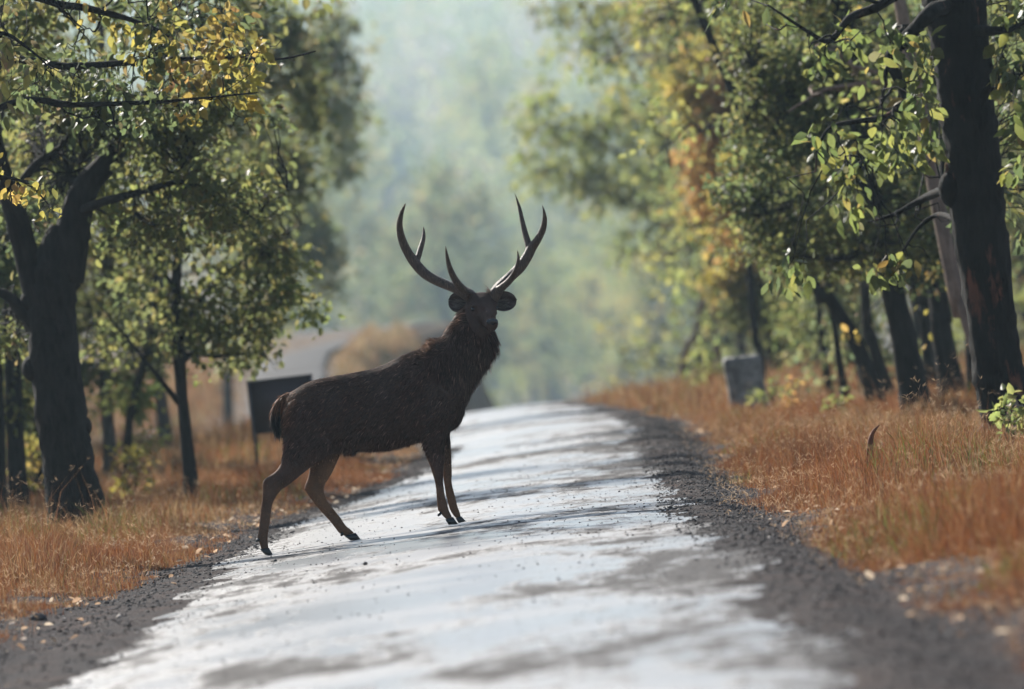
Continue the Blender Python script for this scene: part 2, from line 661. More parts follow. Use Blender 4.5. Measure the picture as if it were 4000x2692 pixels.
# neck with its mane
loft(B, [(c2(1180, 30), c2(1540, 480), 0.165, 0), (c2(1230, -30), c2(1590, 400), 0.165, 0), (c2(1295, -78), c2(1622, 290), 0.16, -0.005),
         (c2(1369, -118), c2(1685, 150), 0.15, -0.015), (c2(1441, -159), c2(1760, 35), 0.145, -0.03),
         (c2(1490, -235), c2(1812, -55), 0.14, -0.05), (c1(1488, 970), c1(1770, 1130), 0.125, -0.06), (c1(1525, 915), c1(1755, 1060), 0.105, -0.05),
         (c1(1570, 850), c1(1745, 960), 0.08, -0.03)], 24)
# shoulder and haunch muscle
blob(B, dp(c2(1370, 330), -0.10), (0.16, 0.105, 0.23))
blob(B, dp(c2(1390, 330), 0.10), (0.15, 0.10, 0.23))
blob(B, dp(c2(440, 480), -0.09), (0.17, 0.105, 0.22))
blob(B, dp(c2(460, 480), 0.09), (0.17, 0.105, 0.22))
# legs: rear edge, front edge, lateral half width, depth
HN = -0.115
loft(B, [(c2(330, 400), c2(620, 430), 0.07, -0.08), (c2(292, 560), c2(660, 600), 0.085, -0.105), (c2(289, 665), c2(610, 700), 0.082, HN), (c2(268, 762), c2(482, 790), 0.07, HN),
         (cB(430, 150), cB(640, 318), 0.05, HN), (cB(282, 258), cB(520, 400), 0.036, HN), (cB(264, 400), cB(462, 480), 0.030, HN),
         (cB(258, 545), cB(415, 562), 0.027, HN), (cB(240, 655), cB(396, 645), 0.024, HN), (cB(222, 830), cB(375, 830), 0.022, HN),
         (cB(206, 980), cB(350, 962), 0.023, HN), (cB(196, 1050), cB(345, 1042), 0.026, HN), (cB(230, 1130), cB(346, 1120), 0.024, HN), (cB(240, 1205), cB(354, 1195), 0.024, HN)], 16)
HF = 0.115
loft(B, [(c2(400, 420), c2(680, 430), 0.07, 0.08), (c2(430, 560), c2(745, 580), 0.085, 0.10), (c2(478, 700), c2(706, 672), 0.078, HF), (cB(890, 130), cB(1262, 50), 0.07, HF), (cB(872, 240), cB(1190, 200), 0.055, HF),
         (cB(824, 375), cB(1112, 325), 0.037, HF), (cB(852, 440), cB(1098, 425), 0.033, HF), (cB(942, 565), cB(1130, 520), 0.028, HF),
         (cB(1030, 675), cB(1212, 640), 0.025, HF), (cB(1150, 805), cB(1312, 760), 0.023, HF), (cB(1250, 930), cB(1392, 880), 0.024, HF),
         (cB(1302, 992), cB(1452, 930), 0.026, HF), (cB(1382, 1032), cB(1515, 985), 0.024, HF)], 16)
FN = -0.10
loft(B, [(c2(1240, 380), c2(1500, 400), 0.08, -0.09), (c2(1268, 520), c2(1472, 520), 0.066, FN), (c2(1296, 612), c2(1456, 605), 0.055, FN), (c2(1336, 750), c2(1452, 752), 0.045, FN),
         (cC(395, 50), cC(702, 40), 0.040, FN), (cC(458, 240), cC(696, 240), 0.038, FN), (cC(512, 420), cC(692, 420), 0.030, FN), (cC(537, 560), cC(706, 560), 0.025, FN),
         (cC(549, 760), cC(738, 742), 0.023, FN), (cC(562, 900), cC(778, 880), 0.026, FN), (cC(588, 1020), cC(804, 986), 0.027, FN), (cC(672, 1112), cC(852, 1095), 0.024, FN), (cC(738, 1195), cC(882, 1152), 0.024, FN)], 16)
FF = 0.085
loft(B, [(c2(1380, 380), c2(1545, 420), 0.07, 0.08), (c2(1400, 520), c2(1492, 532), 0.055, FF), (c2(1420, 650), c2(1497, 650), 0.045, FF), (c2(1432, 770), c2(1503, 770), 0.042, FF),
         (cC(660, 40), cC(855, 40), 0.038, FF), (cC(672, 250), cC(867, 250), 0.038, FF), (cC(690, 420), cC(862, 420), 0.030, FF), (cC(712, 560), cC(886, 560), 0.025, FF),
         (cC(742, 730), cC(926, 705), 0.023, FF), (cC(785, 885), cC(966, 870), 0.026, FF), (cC(812, 985), cC(988, 955), 0.027, FF), (cC(862, 1085), cC(1032, 1068), 0.024, FF), (cC(940, 1172), cC(1050, 1150), 0.024, FF)], 16)
# tail
loft(B, [(c2(330, 240), c2(310, 330), 0.05, 0), (c2(262, 282), c2(300, 350), 0.042, 0), (c2(214, 350), c2(276, 390), 0.036, 0), (c2(199, 430), c2(266, 440), 0.034, 0),
         (c2(208, 500), c2(266, 500), 0.030, 0), (c2(240, 556), c2(268, 546), 0.016, 0)], 14)
# sheath
blob(B, dp(c2(770, 668)), (0.055, 0.03, 0.022))
blob(B, dp(c2(800, 684)), (0.018, 0.018, 0.02))
# head: axis from the back of the skull to the nose
H0 = dp(c3(640, 420), 0.05)
H1 = dp(c3(838, 700), -0.315)
hf = nrm(H1 - H0)
HL = np.linalg.norm(H1 - H0)
hl = nrm(np.array((1, 0.16, -0.10)) - hf * np.dot((1, 0.16, -0.10), hf))
hu = np.cross(hl, hf)
if hu[2] < 0: hu = -hu


def hd(t, l, u):
    return H0 + hf * t * HL + hl * l + hu * u


# t, axis offset, half width, height above and below the axis
hs = [(-0.10, 0.0, 0.045, 0.05, 0.05), (-0.02, 0.0, 0.080, 0.088, 0.085), (0.10, 0.006, 0.094, 0.106, 0.10), (0.22, 0.006, 0.102, 0.108, 0.10), (0.32, 0.004, 0.104, 0.102, 0.096),
      (0.42, -0.002, 0.093, 0.090, 0.088), (0.52, -0.006, 0.074, 0.078, 0.078), (0.62, -0.008, 0.059, 0.068, 0.066), (0.74, -0.010, 0.050, 0.058, 0.056), (0.85, -0.010, 0.047, 0.051, 0.050), (0.94, -0.010, 0.047, 0.047, 0.047), (1.0, -0.012, 0.040, 0.038, 0.038), (1.025, -0.014, 0.022, 0.022, 0.022)]
A = spline(np.array(hs), 44)
ring = np.linspace(0, 2 * math.pi, 24, endpoint=False)
V = []
for t, o_, a, bu, bd in A:
    cs, sn = np.cos(ring), np.sin(ring)
    k = (np.abs(cs) ** 2.35 + np.abs(sn) ** 2.35) ** (-1 / 2.35)
    jaw = np.where(sn < 0, 1 - 0.30 * np.abs(sn) * np.clip((0.85 - t) / 0.4, 0, 1), 1 - 0.22 * sn * np.clip((t - 0.35) / 0.3, 0, 1))
    V.append(hd(t, 0, o_) + np.outer(cs * k * a * jaw, hl) + np.outer(sn * k * np.where(sn > 0, bu, bd), hu))
V = np.array(V).reshape(-1, 3)
idx = np.arange(44 * 24).reshape(44, 24)
q = np.stack([idx[:-1], np.roll(idx[:-1], -1, 1), np.roll(idx[1:], -1, 1), idx[1:]], -1).reshape(-1, 4)
VV = np.vstack([V, hd(hs[0][0], 0, 0), hd(1.012, 0, -0.014)])
f = []
for j in range(0, 24, 2):
    f.append((44 * 24, idx[0][(j + 2) % 24], idx[0][(j + 1) % 24], idx[0][j]))
    f.append((44 * 24 + 1, idx[-1][j], idx[-1][j + 1], idx[-1][(j + 2) % 24]))
B.add(VV, np.vstack([q, np.array(f)]))
HAX = np.array((hl, hf, hu))
for s_ in (-1, 1):
    blob(B, hd(0.33, s_ * 0.083, 0.060), (0.026, 0.045, 0.017), HAX)      # brow ridge over the eye
    blob(B, hd(0.44, s_ * 0.080, 0.008), (0.016, 0.035, 0.012), HAX)      # lower lid and face gland
    blob(B, hd(0.10, s_ * 0.066, 0.085), (0.036, 0.045, 0.036), HAX)     # pedicle
    blob(B, hd(0.40, s_ * 0.066, -0.045), (0.022, 0.07, 0.03), HAX)       # cheek
    blob(B, hd(0.955, s_ * 0.028, -0.002), (0.021, 0.028, 0.022), HAX)   # nostril wing
blob(B, hd(0.90, 0, -0.050), (0.034, 0.045, 0.016), HAX)                  # lower lip and chin
blob(B, hd(0.12, 0, 0.10), (0.07, 0.05, 0.018), HAX)
blob(B, hd(0.68, 0, 0.052), (0.022, 0.10, 0.014), HAX)                    # bridge of the nose

body_me = remeshed(B, 'body', 0.0085, 9, deer_base)
nv = len(body_me.vertices)
bv = np.zeros(nv * 3, np.float32)
body_me.vertices.foreach_get('co', bv)
bv = bv.reshape(-1, 3).astype(float)
bn = np.zeros(nv * 3, np.float32)
body_me.vertices.foreach_get('normal', bn)
bn = bn.reshape(-1, 3).astype(float)


def to_c2(W):
    """photo-crop coordinates of points, for telling the regions of the coat apart"""
    u = W[:, 0] * F_PX / FOCUS
    v = (CAM_Z - W[:, 2]) * F_PX / FOCUS + V_HOR
    px, py = 2000 + u * CR + v * SR, 1346 - u * SR + v * CR
    return (px - 950) / 0.542, (py - 1400) / 0.542


def sst(a, b, x):
    t = np.clip((x - a) / (b - a), 0, 1)
    return t * t * (3 - 2 * t)


def coat(W, N):
    cx, cy_ = to_c2(W)
    y = W[:, 1] - FOCUS
    n = len(W)
    c = np.tile(np.array((0.070, 0.036, 0.027)), (n, 1))

    def lay(col, k):
        nonlocal c
        k = np.clip(k, 0, 1)[:, None]
        c = c * (1 - k) + np.array(col) * k
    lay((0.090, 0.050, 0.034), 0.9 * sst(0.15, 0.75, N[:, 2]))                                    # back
    lay((0.16, 0.062, 0.026), sst(420, 290, cx) * sst(700, 250, cy_) * 0.9)                      # reddish rump, brightened in colour to carry the sun's rim light
    lay((0.105, 0.070, 0.056), 0.8 * np.clip(vnoise(W[:, 0] * 5, W[:, 2] * 6, 21) * 0.8 + 0.1, 0, 1) * sst(520, 200, cy_) * sst(500, 650, cx))   # paler noise patches on the upper body
    lay((0.130, 0.068, 0.040), sst(830, 980, cy_) * 0.9)                                           # lower legs
    lay((0.17, 0.088, 0.046), sst(0.02, 0.07, y) * sst(600, 680, cy_) * sst(-0.1, -0.6, N[:, 1]))  # inside of the far legs
    lay((0.16, 0.070, 0.034), sst(690, 840, cy_) * sst(-0.2, -0.8, N[:, 0]) * 0.7)
    t = (W - H0) @ hf / HL
    rad = np.linalg.norm((W - H0) - np.outer((W - H0) @ hf, hf), axis=1)
    head = (rad < 0.135) & (t > -0.15) & (t < 1.1) & (cy_ < 0)
    lay((0.058, 0.034, 0.027), head * 0.9)
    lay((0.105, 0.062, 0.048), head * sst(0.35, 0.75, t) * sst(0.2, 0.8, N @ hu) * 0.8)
    lay((0.012, 0.009, 0.009), sst(300, 268, cx) * sst(330, 420, cy_) * sst(640, 560, cy_))         # dark tail tip
    return c, cx, cy_, head


bcol, bcx, bcy, bhead = coat(bv + deer_base, bn)
a_ = body_me.color_attributes.new('col', 'FLOAT_COLOR', 'POINT')
a_.data.foreach_set('color', np.hstack([bcol, np.ones((nv, 1))]).astype(np.float32).ravel())


def mat_hide():
    M = Mat('hide', 0.75, 0.08)
    c = M.attr()
    n = M.noise(M.objco((1, 1, 1.0)), 55, 5, 0.7)
    n2 = M.noise(M.objco((1, 1, 1)), 9, 4, 0.6)
    c = M.mix(M.ramp(n, [(0.35, 0.0), (0.75, 0.45)]), c, (0.085, 0.058, 0.048))
    c = M.mix(M.ramp(n2, [(0.45, 0.0), (0.7, 0.5)]), c, (0.014, 0.010, 0.009))
    M.l(c, M.b.inputs['Base Color'])
    M.bump(n, 0.006, 0.7)
    return M.m


HIDE = mat_hide()


def mat_fur():
    M = Mat('fur', 0.6, 0.12)
    c = M.attr()
    M.l(c, M.b.inputs['Base Color'])
    g = M.n('Gamma')
    g.inputs[1].default_value = 0.8
    M.l(c, g.inputs[0])
    M.translucent(g.outputs[0], 0.5)
    return M.m


FUR = mat_fur()
body_me.materials.append(HIDE)
body = link(bpy.data.objects.new('body', body_me), stag)

# fur: blades standing on the hide
body_me.calc_loop_triangles()
tri = np.zeros(len(body_me.loop_triangles) * 3, np.int32)
body_me.loop_triangles.foreach_get('vertices', tri)
tri = tri.reshape(-1, 3)
p0, p1, p2 = bv[tri[:, 0]], bv[tri[:, 1]], bv[tri[:, 2]]
ar = np.linalg.norm(np.cross(p1 - p0, p2 - p0), axis=1)


def fur(name, n, weight, fn, wide=1.0, lo=0.5, hi=1.5):
    w = ar * weight(tri)
    pick = rng.choice(len(tri), n, p=w / w.sum())
    r1, r2 = rng.random(n), rng.random(n)
    fl = r1 + r2 > 1
    r1[fl], r2[fl] = 1 - r1[fl], 1 - r2[fl]
    P = p0[pick] + (p1 - p0)[pick] * r1[:, None] + (p2 - p0)[pick] * r2[:, None]
    N = bn[tri[pick, 0]]
    C, cx, cy_, head = coat(P + deer_base, N)
    D, L, lift = fn(P, N, cx, cy_, head)
    D = D + rng.normal(scale=0.18, size=D.shape)
    D = D - N * (D * N).sum(1)[:, None]
    D /= np.maximum(np.linalg.norm(D, axis=1), 1e-6)[:, None]
    D = D + N * lift[:, None]
    D /= np.linalg.norm(D, axis=1)[:, None]
    L = L * rng.uniform(0.6, 1.3, n)
    S = np.cross(D, N)
    S /= np.maximum(np.linalg.norm(S, axis=1), 1e-6)[:, None]
    wd = (0.0013 + 0.022 * L)[:, None] * wide
    base = P - N * 0.003
    mid = base + D * (L * 0.55)[:, None]
    tip = base + D * L[:, None] + np.array((0, 0, -0.22)) * (L * 0.8)[:, None]
    V = np.stack([base - S * wd, base + S * wd, mid + S * wd * 0.7, mid - S * wd * 0.7, tip], 1).reshape(-1, 3)
    i = np.arange(n)[:, None] * 5
    F = np.concatenate([i + np.array((0, 1, 2)), i + np.array((0, 2, 3)), i + np.array((3, 2, 4))])
    C = C * rng.uniform(lo, hi, (n, 1)) * np.where(rng.random((n, 1)) < 0.16, 2.6, 1.0)
    o = link(bpy.data.objects.new(name, mesh_arrays(name, V, F, FUR, np.repeat(np.clip(C, 0.004, 1), 5, 0))), stag)
    tag(o, kind='stuff')
    return o


def vec(n, d):
    return np.tile(np.array(d, float), (n, 1))


def coat_dir(P, N, cx, cy_, head):
    n = len(P)
    D = vec(n, (-0.85, 0, -0.55))
    L = np.full(n, 0.026)
    lift = np.full(n, 0.30)
    legs = sst(640, 760, cy_)
    D = D * (1 - legs)[:, None] + vec(n, (-0.05, 0, -1)) * legs[:, None]
    L = L * (1 - 0.5 * legs)
    belly = (N[:, 2] < -0.5) & (cy_ < 700) & (cx > 600) & (cx < 1300)
    L[belly] = 0.026
    D[belly] = (-0.6, 0, -0.8)
    lift[belly] = 0.6
    top = (N[:, 2] > 0.55) & (cy_ < 330)
    lift[top] = 0.36
    L[top] = 0.024
    tail = (cx < 285) & (cy_ > 250) & (cy_ < 600)
    L[tail] = 0.034
    D[tail] = (0.0, 0, -1)
    lift[tail] = 0.4
    D[head] = -hf * 0.9 + np.array((0, 0, -0.3))
    L[head] = 0.013
    lift[head] = 0.2
    return D, L, lift


fur('coat', 90000, lambda t: 1.0 + 0.8 * bhead[t[:, 0]], coat_dir)


def lock_dir(P, N, cx, cy_, head):
    D, L, lift = coat_dir(P, N, cx, cy_, head)
    return D, L * 1.7, lift * 0.8


fur('coat_locks', 15000, lambda t: (bcy[t[:, 0]] < 760) * (1.0 - 0.9 * bhead[t[:, 0]]) + 1e-9, lock_dir, 1.9, 0.25, 2.0)


def neck_w(t):
    x, y = bcx[t[:, 0]], bcy[t[:, 0]]
    line = (x - 1180) * 0.75 + 60                                           # below this the shoulder begins
    k = sst(1200, 1330, x) * sst(0, -90, y - line + 60) * (y < 330)
    return k * (~bhead[t[:, 0]]) + 1e-9


def mane_dir(P, N, cx, cy_, head):
    n = len(P)
    D = vec(n, (-0.28, 0, -1))
    front = sst(0.1, 0.7, N[:, 0])
    D = D + np.outer(front, (0.25, 0, 0))
    L = 0.040 + 0.026 * front * sst(260, 40, cy_)
    lift = np.full(n, 0.34)
    up = N[:, 2] > 0.35
    D[up] = (-0.9, 0, 0.05)
    return D, L, lift


fur('mane', 17000, neck_w, mane_dir)
fur('mane_locks', 3500, neck_w, lambda *a: (lambda r: (r[0], r[1] * 1.35, r[2] * 1.25))(mane_dir(*a)), 1.8, 0.25, 2.0)


def hack_w(t):
    x, y = bcx[t[:, 0]], bcy[t[:, 0]]
    return sst(0.35, 0.8, bn[t[:, 0], 2]) * sst(1130, 1230, x) * sst(1480, 1400, x) * (y < 60) + 1e-9


def hack_dir(P, N, cx, cy_, head):
    n = len(P)
    D = vec(n, (-0.7, 0, 0.6))
    k = np.exp(-((cx - 1372) / 50.0) ** 2)
    return D, 0.030 + 0.05 * k * rng.random(n), 0.5 + 1.2 * k


fur('hackles', 2600, hack_w, hack_dir)


# ears: thin cups
def mat_simple(name, col, rough, spec=0.4, bump=None):
    M = Mat(name, rough, spec, col)
    if bump:
        M.bump(M.noise(M.objco((1, 1, 1)), bump[0], 4), bump[1], 0.7)
    return M.m


EAR = mat_simple('ear_skin', (0.060, 0.040, 0.035), 0.6, 0.3, (60, 0.004))
HORN = mat_simple('hoof_horn', (0.010, 0.009, 0.009), 0.32, 0.5)
EYE = mat_simple('eye_gloss', (0.006, 0.005, 0.005), 0.05, 0.6)
NOSE = mat_simple('wet_nose', (0.012, 0.010, 0.011), 0.25, 0.5, (90, 0.003))


def ear(base, tip, side, width, cup):
    base, tip = np.asarray(base), np.asarray(tip)
    ax = tip - base
    sd = nrm(np.asarray(side) - nrm(ax) * np.dot(side, nrm(ax)))
    nr = np.cross(nrm(ax), sd)
    if nr[1] > 0: nr = -nr                                                   # opening towards the camera
    nu, nvv = 14, 13
    V = []
    for layer in (0, 1):
        for i in range(nu):
            u_ = i / (nu - 1)
            w = width * (max(math.sin(math.pi * (0.13 + 0.87 * u_)), 0.0) ** 0.5 * 0.98 + 0.02)
            for j in range(nvv):
                v_ = -1 + 2 * j / (nvv - 1)
                p = base + ax * u_ + sd * w * v_
                p = p + nr * cup * (v_ * v_ * (1 - 0.55 * u_) - 0.8 * (1 - u_) ** 2) + nr * 0.012 * math.sin(v_ * 7 + u_ * 5) * u_
                V.append(p - nr * 0.006 * layer)
    G = np.arange(2 * nu * nvv).reshape(2, nu, nvv)
    q = []
    for l_ in (0, 1):
        g = G[l_]
        q.append(np.stack([g[:-1, :-1], g[:-1, 1:], g[1:, 1:], g[1:, :-1]], -1).reshape(-1, 4)[:, ::(1 if l_ == 0 else -1)])
    for e0, e1 in ((G[0, :, 0], G[1, :, 0]), (G[0, :, -1], G[1, :, -1]), (G[0, 0], G[1, 0]), (G[0, -1], G[1, -1])):
        q.append(np.stack([e0[:-1], e0[1:], e1[1:], e1[:-1]], -1))
    m = mesh_arrays('ear', np.array(V) - deer_base, np.vstack(q), EAR, smooth=True)
    o = link(bpy.data.objects.new('ear', m), stag)
    return o, base, ax, sd, nr


for base, tip, side, w in ((dp(c3(470, 400), 0.015), dp(c3(196, 345), 0.06), (0.25, 0, 1.0), 0.079),
                           (dp(c3(860, 385), 0.0), dp(c3(1182, 345), 0.05), (-0.35, 0, 1.0), 0.076)):
    eo, eb, ea, es, en = ear(base, tip, side, w, 0.05)
    # pale hair inside the ear root
    n = 500
    uu, vv_ = rng.uniform(0.1, 0.55, n), rng.uniform(-0.8, 0.3, n)
    P = eb + np.outer(uu, ea) + np.outer(vv_ * w * 0.8, es) + np.outer(0.05 * (vv_ ** 2 * 0.7 - 0.8 * (1 - uu) ** 2) + 0.002, en)
    D = ea / np.linalg.norm(ea) + 0.3 * en + rng.normal(scale=0.25, size=(n, 3))
    D /= np.linalg.norm(D, axis=1)[:, None]
    L = rng.uniform(0.02, 0.045, n)[:, None]
    S = np.cross(D, en)
    V = np.stack([P - S * 0.0012, P + S * 0.0012, P + D * L], 1).reshape(-1, 3)
    C = np.repeat(np.array((0.20, 0.165, 0.145)) * rng.uniform(0.5, 1.4, (n, 1)), 3, 0)
    tag(link(bpy.data.objects.new('ear_hair', mesh_arrays('ear_hair', V - deer_base, np.arange(n * 3).reshape(-1, 3), FUR, C)), eo), kind='stuff')
    eo.data.name = 'ear'

for s_ in (-1, 1):
    E_ = MB()
    blob(E_, hd(0.385, s_ * 0.0905, 0.034), (0.015, 0.021, 0.017), HAX)
    E_.obj('eye', EYE, stag, deer_base)

Nz = MB()
blob(Nz, hd(0.972, 0, 0.010), (0.034, 0.022, 0.034), HAX)
for s_ in (-1, 1):
    blob(Nz, hd(0.955, s_ * 0.028, 0.012), (0.018, 0.022, 0.024), HAX)
nz = link(bpy.data.objects.new('nose', remeshed(Nz, 'nose', 0.004, 3, deer_base)), stag)
nz.data.materials.append(NOSE)
for s_ in (-1, 1):
    n_ = MB()
    blob(n_, hd(0.998, s_ * 0.027, 0.012), (0.008, 0.010, 0.010), HAX)
    n_.obj('nostril', EYE, nz, deer_base)


# antlers
def mat_antler():
    M = Mat('antler', 0.5, 0.4)
    n = M.noise(M.objco((30, 30, 5)), 3.2, 6, 0.72)
    n2 = M.noise(M.objco(), 5, 3)
    tc = M.n('TexCoord')
    sep = M.n('SeparateXYZ')
    M.l(tc.outputs['Object'], sep.inputs[0])
    low = M.ramp(M.math('ADD', M.math('MULTIPLY', sep.outputs[2], 0.5), M.math('MULTIPLY', n2, 0.08)), [(0.83, 1.0), (0.95, 0.0)])
    c = M.ramp(n, [(0.3, (0.026, 0.017, 0.013)), (0.55, (0.10, 0.062, 0.042)), (0.75, (0.24, 0.16, 0.105))])
    c = M.mix(M.math('MULTIPLY', low, 0.55), c, (0.17, 0.115, 0.08))
    M.l(c, M.b.inputs['Base Color'])
    M.bump(n, 0.02, 1.0)
    return M.m


ANTLER = mat_antler()


def tine(mb, pts, sides=14):
    """pts: crop point, width in crop pixels, depth"""
    A_ = np.array([np.concatenate([dp(c1(x, y), d), [w * 0.558 / 519.2 / 2]]) for x, y, w, d in pts])
    A_ = spline(A_, len(pts) * 5)
    mb.tube(A_[:, :3], np.maximum(A_[:, 3], 0.0012), sides)


TIP = mat_simple('antler_tip', (0.22, 0.15, 0.11), 0.4)
Lf = MB()
tine(Lf, [(1610, 850, 92, 0.0), (1585, 818, 96, 0.0), (1540, 790, 84, 0.02), (1480, 762, 72, 0.05), (1380, 722, 70, 0.10), (1285, 672, 72, 0.14), (1212, 600, 74, 0.16), (1150, 510, 66, 0.16), (1108, 415, 58, 0.14), (1093, 325, 46, 0.10), (1104, 250, 34, 0.06), (1125, 195, 18, 0.02), (1138, 166, 4, 0.0)])
tine(Lf, [(1570, 805, 62, 0.0), (1535, 770, 60, -0.03), (1492, 718, 52, -0.08), (1460, 655, 44, -0.12), (1438, 590, 33, -0.15), (1425, 520, 20, -0.17), (1418, 466, 4, -0.18)])
tine(Lf, [(1205, 585, 50, 0.16), (1222, 545, 44, 0.18), (1238, 490, 40, 0.21), (1256, 430, 34, 0.24), (1262, 380, 24, 0.26), (1258, 325, 4, 0.28)])
Rt = MB()
tine(Rt, [(1735, 850, 90, 0.0), (1758, 812, 92, 0.0), (1800, 752, 80, 0.02), (1872, 682, 74, 0.05), (1942, 612, 76, 0.09), (1990, 540, 72, 0.11), (2022, 478, 68, 0.11), (2062, 422, 54, 0.09), (2098, 350, 46, 0.06), (2110, 285, 36, 0.03), (2106, 230, 20, 0.0), (2092, 178, 4, -0.02)])
tine(Rt, [(2005, 520, 54, 0.11), (2000, 470, 52, 0.13), (1976, 385, 44, 0.17), (1956, 300, 36, 0.20), (1936, 205, 26, 0.22), (1918, 145, 14, 0.23), (1903, 99, 4, 0.24)])
tine(Rt, [(1790, 775, 58, -0.03), (1850, 725, 50, -0.10), (1893, 672, 44, -0.17), (1916, 620, 36, -0.22), (1926, 560, 24, -0.25), (1919, 496, 4, -0.27)])
for mb in (Lf, Rt):
    am = remeshed(mb, 'antler', 0.0042, 2, deer_base)
    am.materials.append(ANTLER)
    link(bpy.data.objects.new('antler', am), stag)


# cloven hooves: coronet rear, coronet front, toe tip, heel
def hoof(cr, cf, tip, heel, y, drop=0.0):
    H = MB()
    ring = np.linspace(0, 2 * math.pi, 16, endpoint=False)
    for s_ in (-1, 1):
        yy = y + s_ * 0.0165
        a, b, c_, d = (dp(p, yy) for p in (cr, cf, tip, heel))
        c_[2] += drop
        d[2] += drop
        rows = []
        for k, (r0, r1, w) in enumerate(((a, b, 0.0145), ((a + d) / 2, (b + c_) / 2, 0.0165), (d, c_, 0.0165))):
            fr = (1 + np.cos(ring)) / 2
            wd = w * np.abs(np.sin(ring)) ** 0.8 * np.sign(np.sin(ring)) * (1 - 0.55 * fr ** 3 * (k > 0))
            rows.append(r0 + np.outer(fr, r1 - r0) + np.outer(wd, (0, 1, 0)))
        V = np.vstack(rows + [a + (b - a) / 2, d + (c_ - d) / 2])
        idx = np.arange(48).reshape(3, 16)
        q = list(np.stack([idx[:-1], np.roll(idx[:-1], -1, 1), np.roll(idx[1:], -1, 1), idx[1:]], -1).reshape(-1, 4))
        for j in range(0, 16, 2):
            q.append((48, idx[0][(j + 2) % 16], idx[0][(j + 1) % 16], idx[0][j]))
            q.append((49, idx[2][j], idx[2][j + 1], idx[2][(j + 2) % 16]))
        H.add(V, np.array(q))
    H.obj('hoof', HORN, stag, deer_base)


hoof(cB(232, 1196), cB(358, 1180), cB(418, 1290), cB(300, 1272), HN)
hoof(cB(1372, 1028), cB(1528, 985), cB(1594, 1076), cB(1450, 1090), HF)
hoof(cC(728, 1195), cC(890, 1140), cC(990, 1288), cC(800, 1302), FN)
hoof(cC(935, 1180), cC(1056, 1140), cC(1150, 1244), cC(1000, 1278), FF)
for p, tip, y in ((cB(225, 1062), cB(178, 1094), HN), (cB(1350, 985), cB(1328, 1030), HF), (cC(640, 1050), cC(578, 1122), FN)):
    Dc = MB()
    for s_ in (-1, 1):
        Dc.tube([dp(p, y + s_ * 0.015), (dp(p, y + s_ * 0.018) + dp(tip, y + s_ * 0.018)) / 2, dp(tip, y + s_ * 0.02)], [0.013, 0.013, 0.006], 8)
    Dc.obj('dewclaw', HORN, stag, deer_base)


# ------------------------------------------------------------------ trees
PAL = {
    'teak': [((0.045, 0.072, 0.012), 4), ((0.085, 0.110, 0.014), 3.5), ((0.17, 0.165, 0.016), 1.6), ((0.028, 0.042, 0.012), 3), ((0.27, 0.15, 0.02), 0.6)],
    'dark': [((0.030, 0.050, 0.014), 4), ((0.045, 0.070, 0.018), 4), ((0.075, 0.095, 0.018), 2), ((0.15, 0.14, 0.02), 0.7), ((0.09, 0.05, 0.025), 0.4)],
    'olive': [((0.050, 0.070, 0.018), 3), ((0.085, 0.105, 0.020), 3), ((0.14, 0.145, 0.022), 2), ((0.22, 0.17, 0.03), 1), ((0.12, 0.065, 0.03), 0.5)],
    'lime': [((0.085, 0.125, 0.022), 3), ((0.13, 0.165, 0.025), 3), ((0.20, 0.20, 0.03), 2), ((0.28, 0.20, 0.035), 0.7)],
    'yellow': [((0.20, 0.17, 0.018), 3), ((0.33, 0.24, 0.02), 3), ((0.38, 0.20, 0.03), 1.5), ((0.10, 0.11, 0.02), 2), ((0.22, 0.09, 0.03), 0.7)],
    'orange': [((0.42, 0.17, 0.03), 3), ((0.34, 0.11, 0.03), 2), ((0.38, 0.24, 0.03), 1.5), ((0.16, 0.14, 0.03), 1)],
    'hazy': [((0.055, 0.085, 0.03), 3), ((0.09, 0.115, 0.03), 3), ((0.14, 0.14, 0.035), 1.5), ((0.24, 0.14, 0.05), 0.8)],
}


def colours(pal, n):
    P = PAL[pal]
    w = np.array([x[1] for x in P], float)
    C = np.array([x[0] for x in P])[rng.choice(len(P), n, p=w / w.sum())]
    return C * rng.uniform(0.75, 1.3, (n, 1)) * rng.uniform(0.9, 1.1, (n, 3))


def unit(A):
    return A / np.maximum(np.linalg.norm(A, axis=1), 1e-9)[:, None]


def leaf_geo(P, D, N, L, W):
    D = unit(D)
    S = unit(np.cross(D, N))
    N = np.cross(S, D)
    L, W = L[:, None], W[:, None]
    f = 0.16 * W
    V = np.stack([P, P + D * L * 0.30 + S * W * 0.46 + N * f, P + D * L * 0.70 + S * W * 0.42 + N * f * 0.7,
                  P + D * L - N * L * 0.10, P + D * L * 0.70 - S * W * 0.42 + N * f * 0.7, P + D * L * 0.30 - S * W * 0.46 + N * f], 1).reshape(-1, 3)
    i = np.arange(len(P))[:, None] * 6
    F = np.concatenate([i + np.array((0, 1, 2, 3)), i + np.array((0, 3, 4, 5))], 1).reshape(-1, 4)
    return V, F


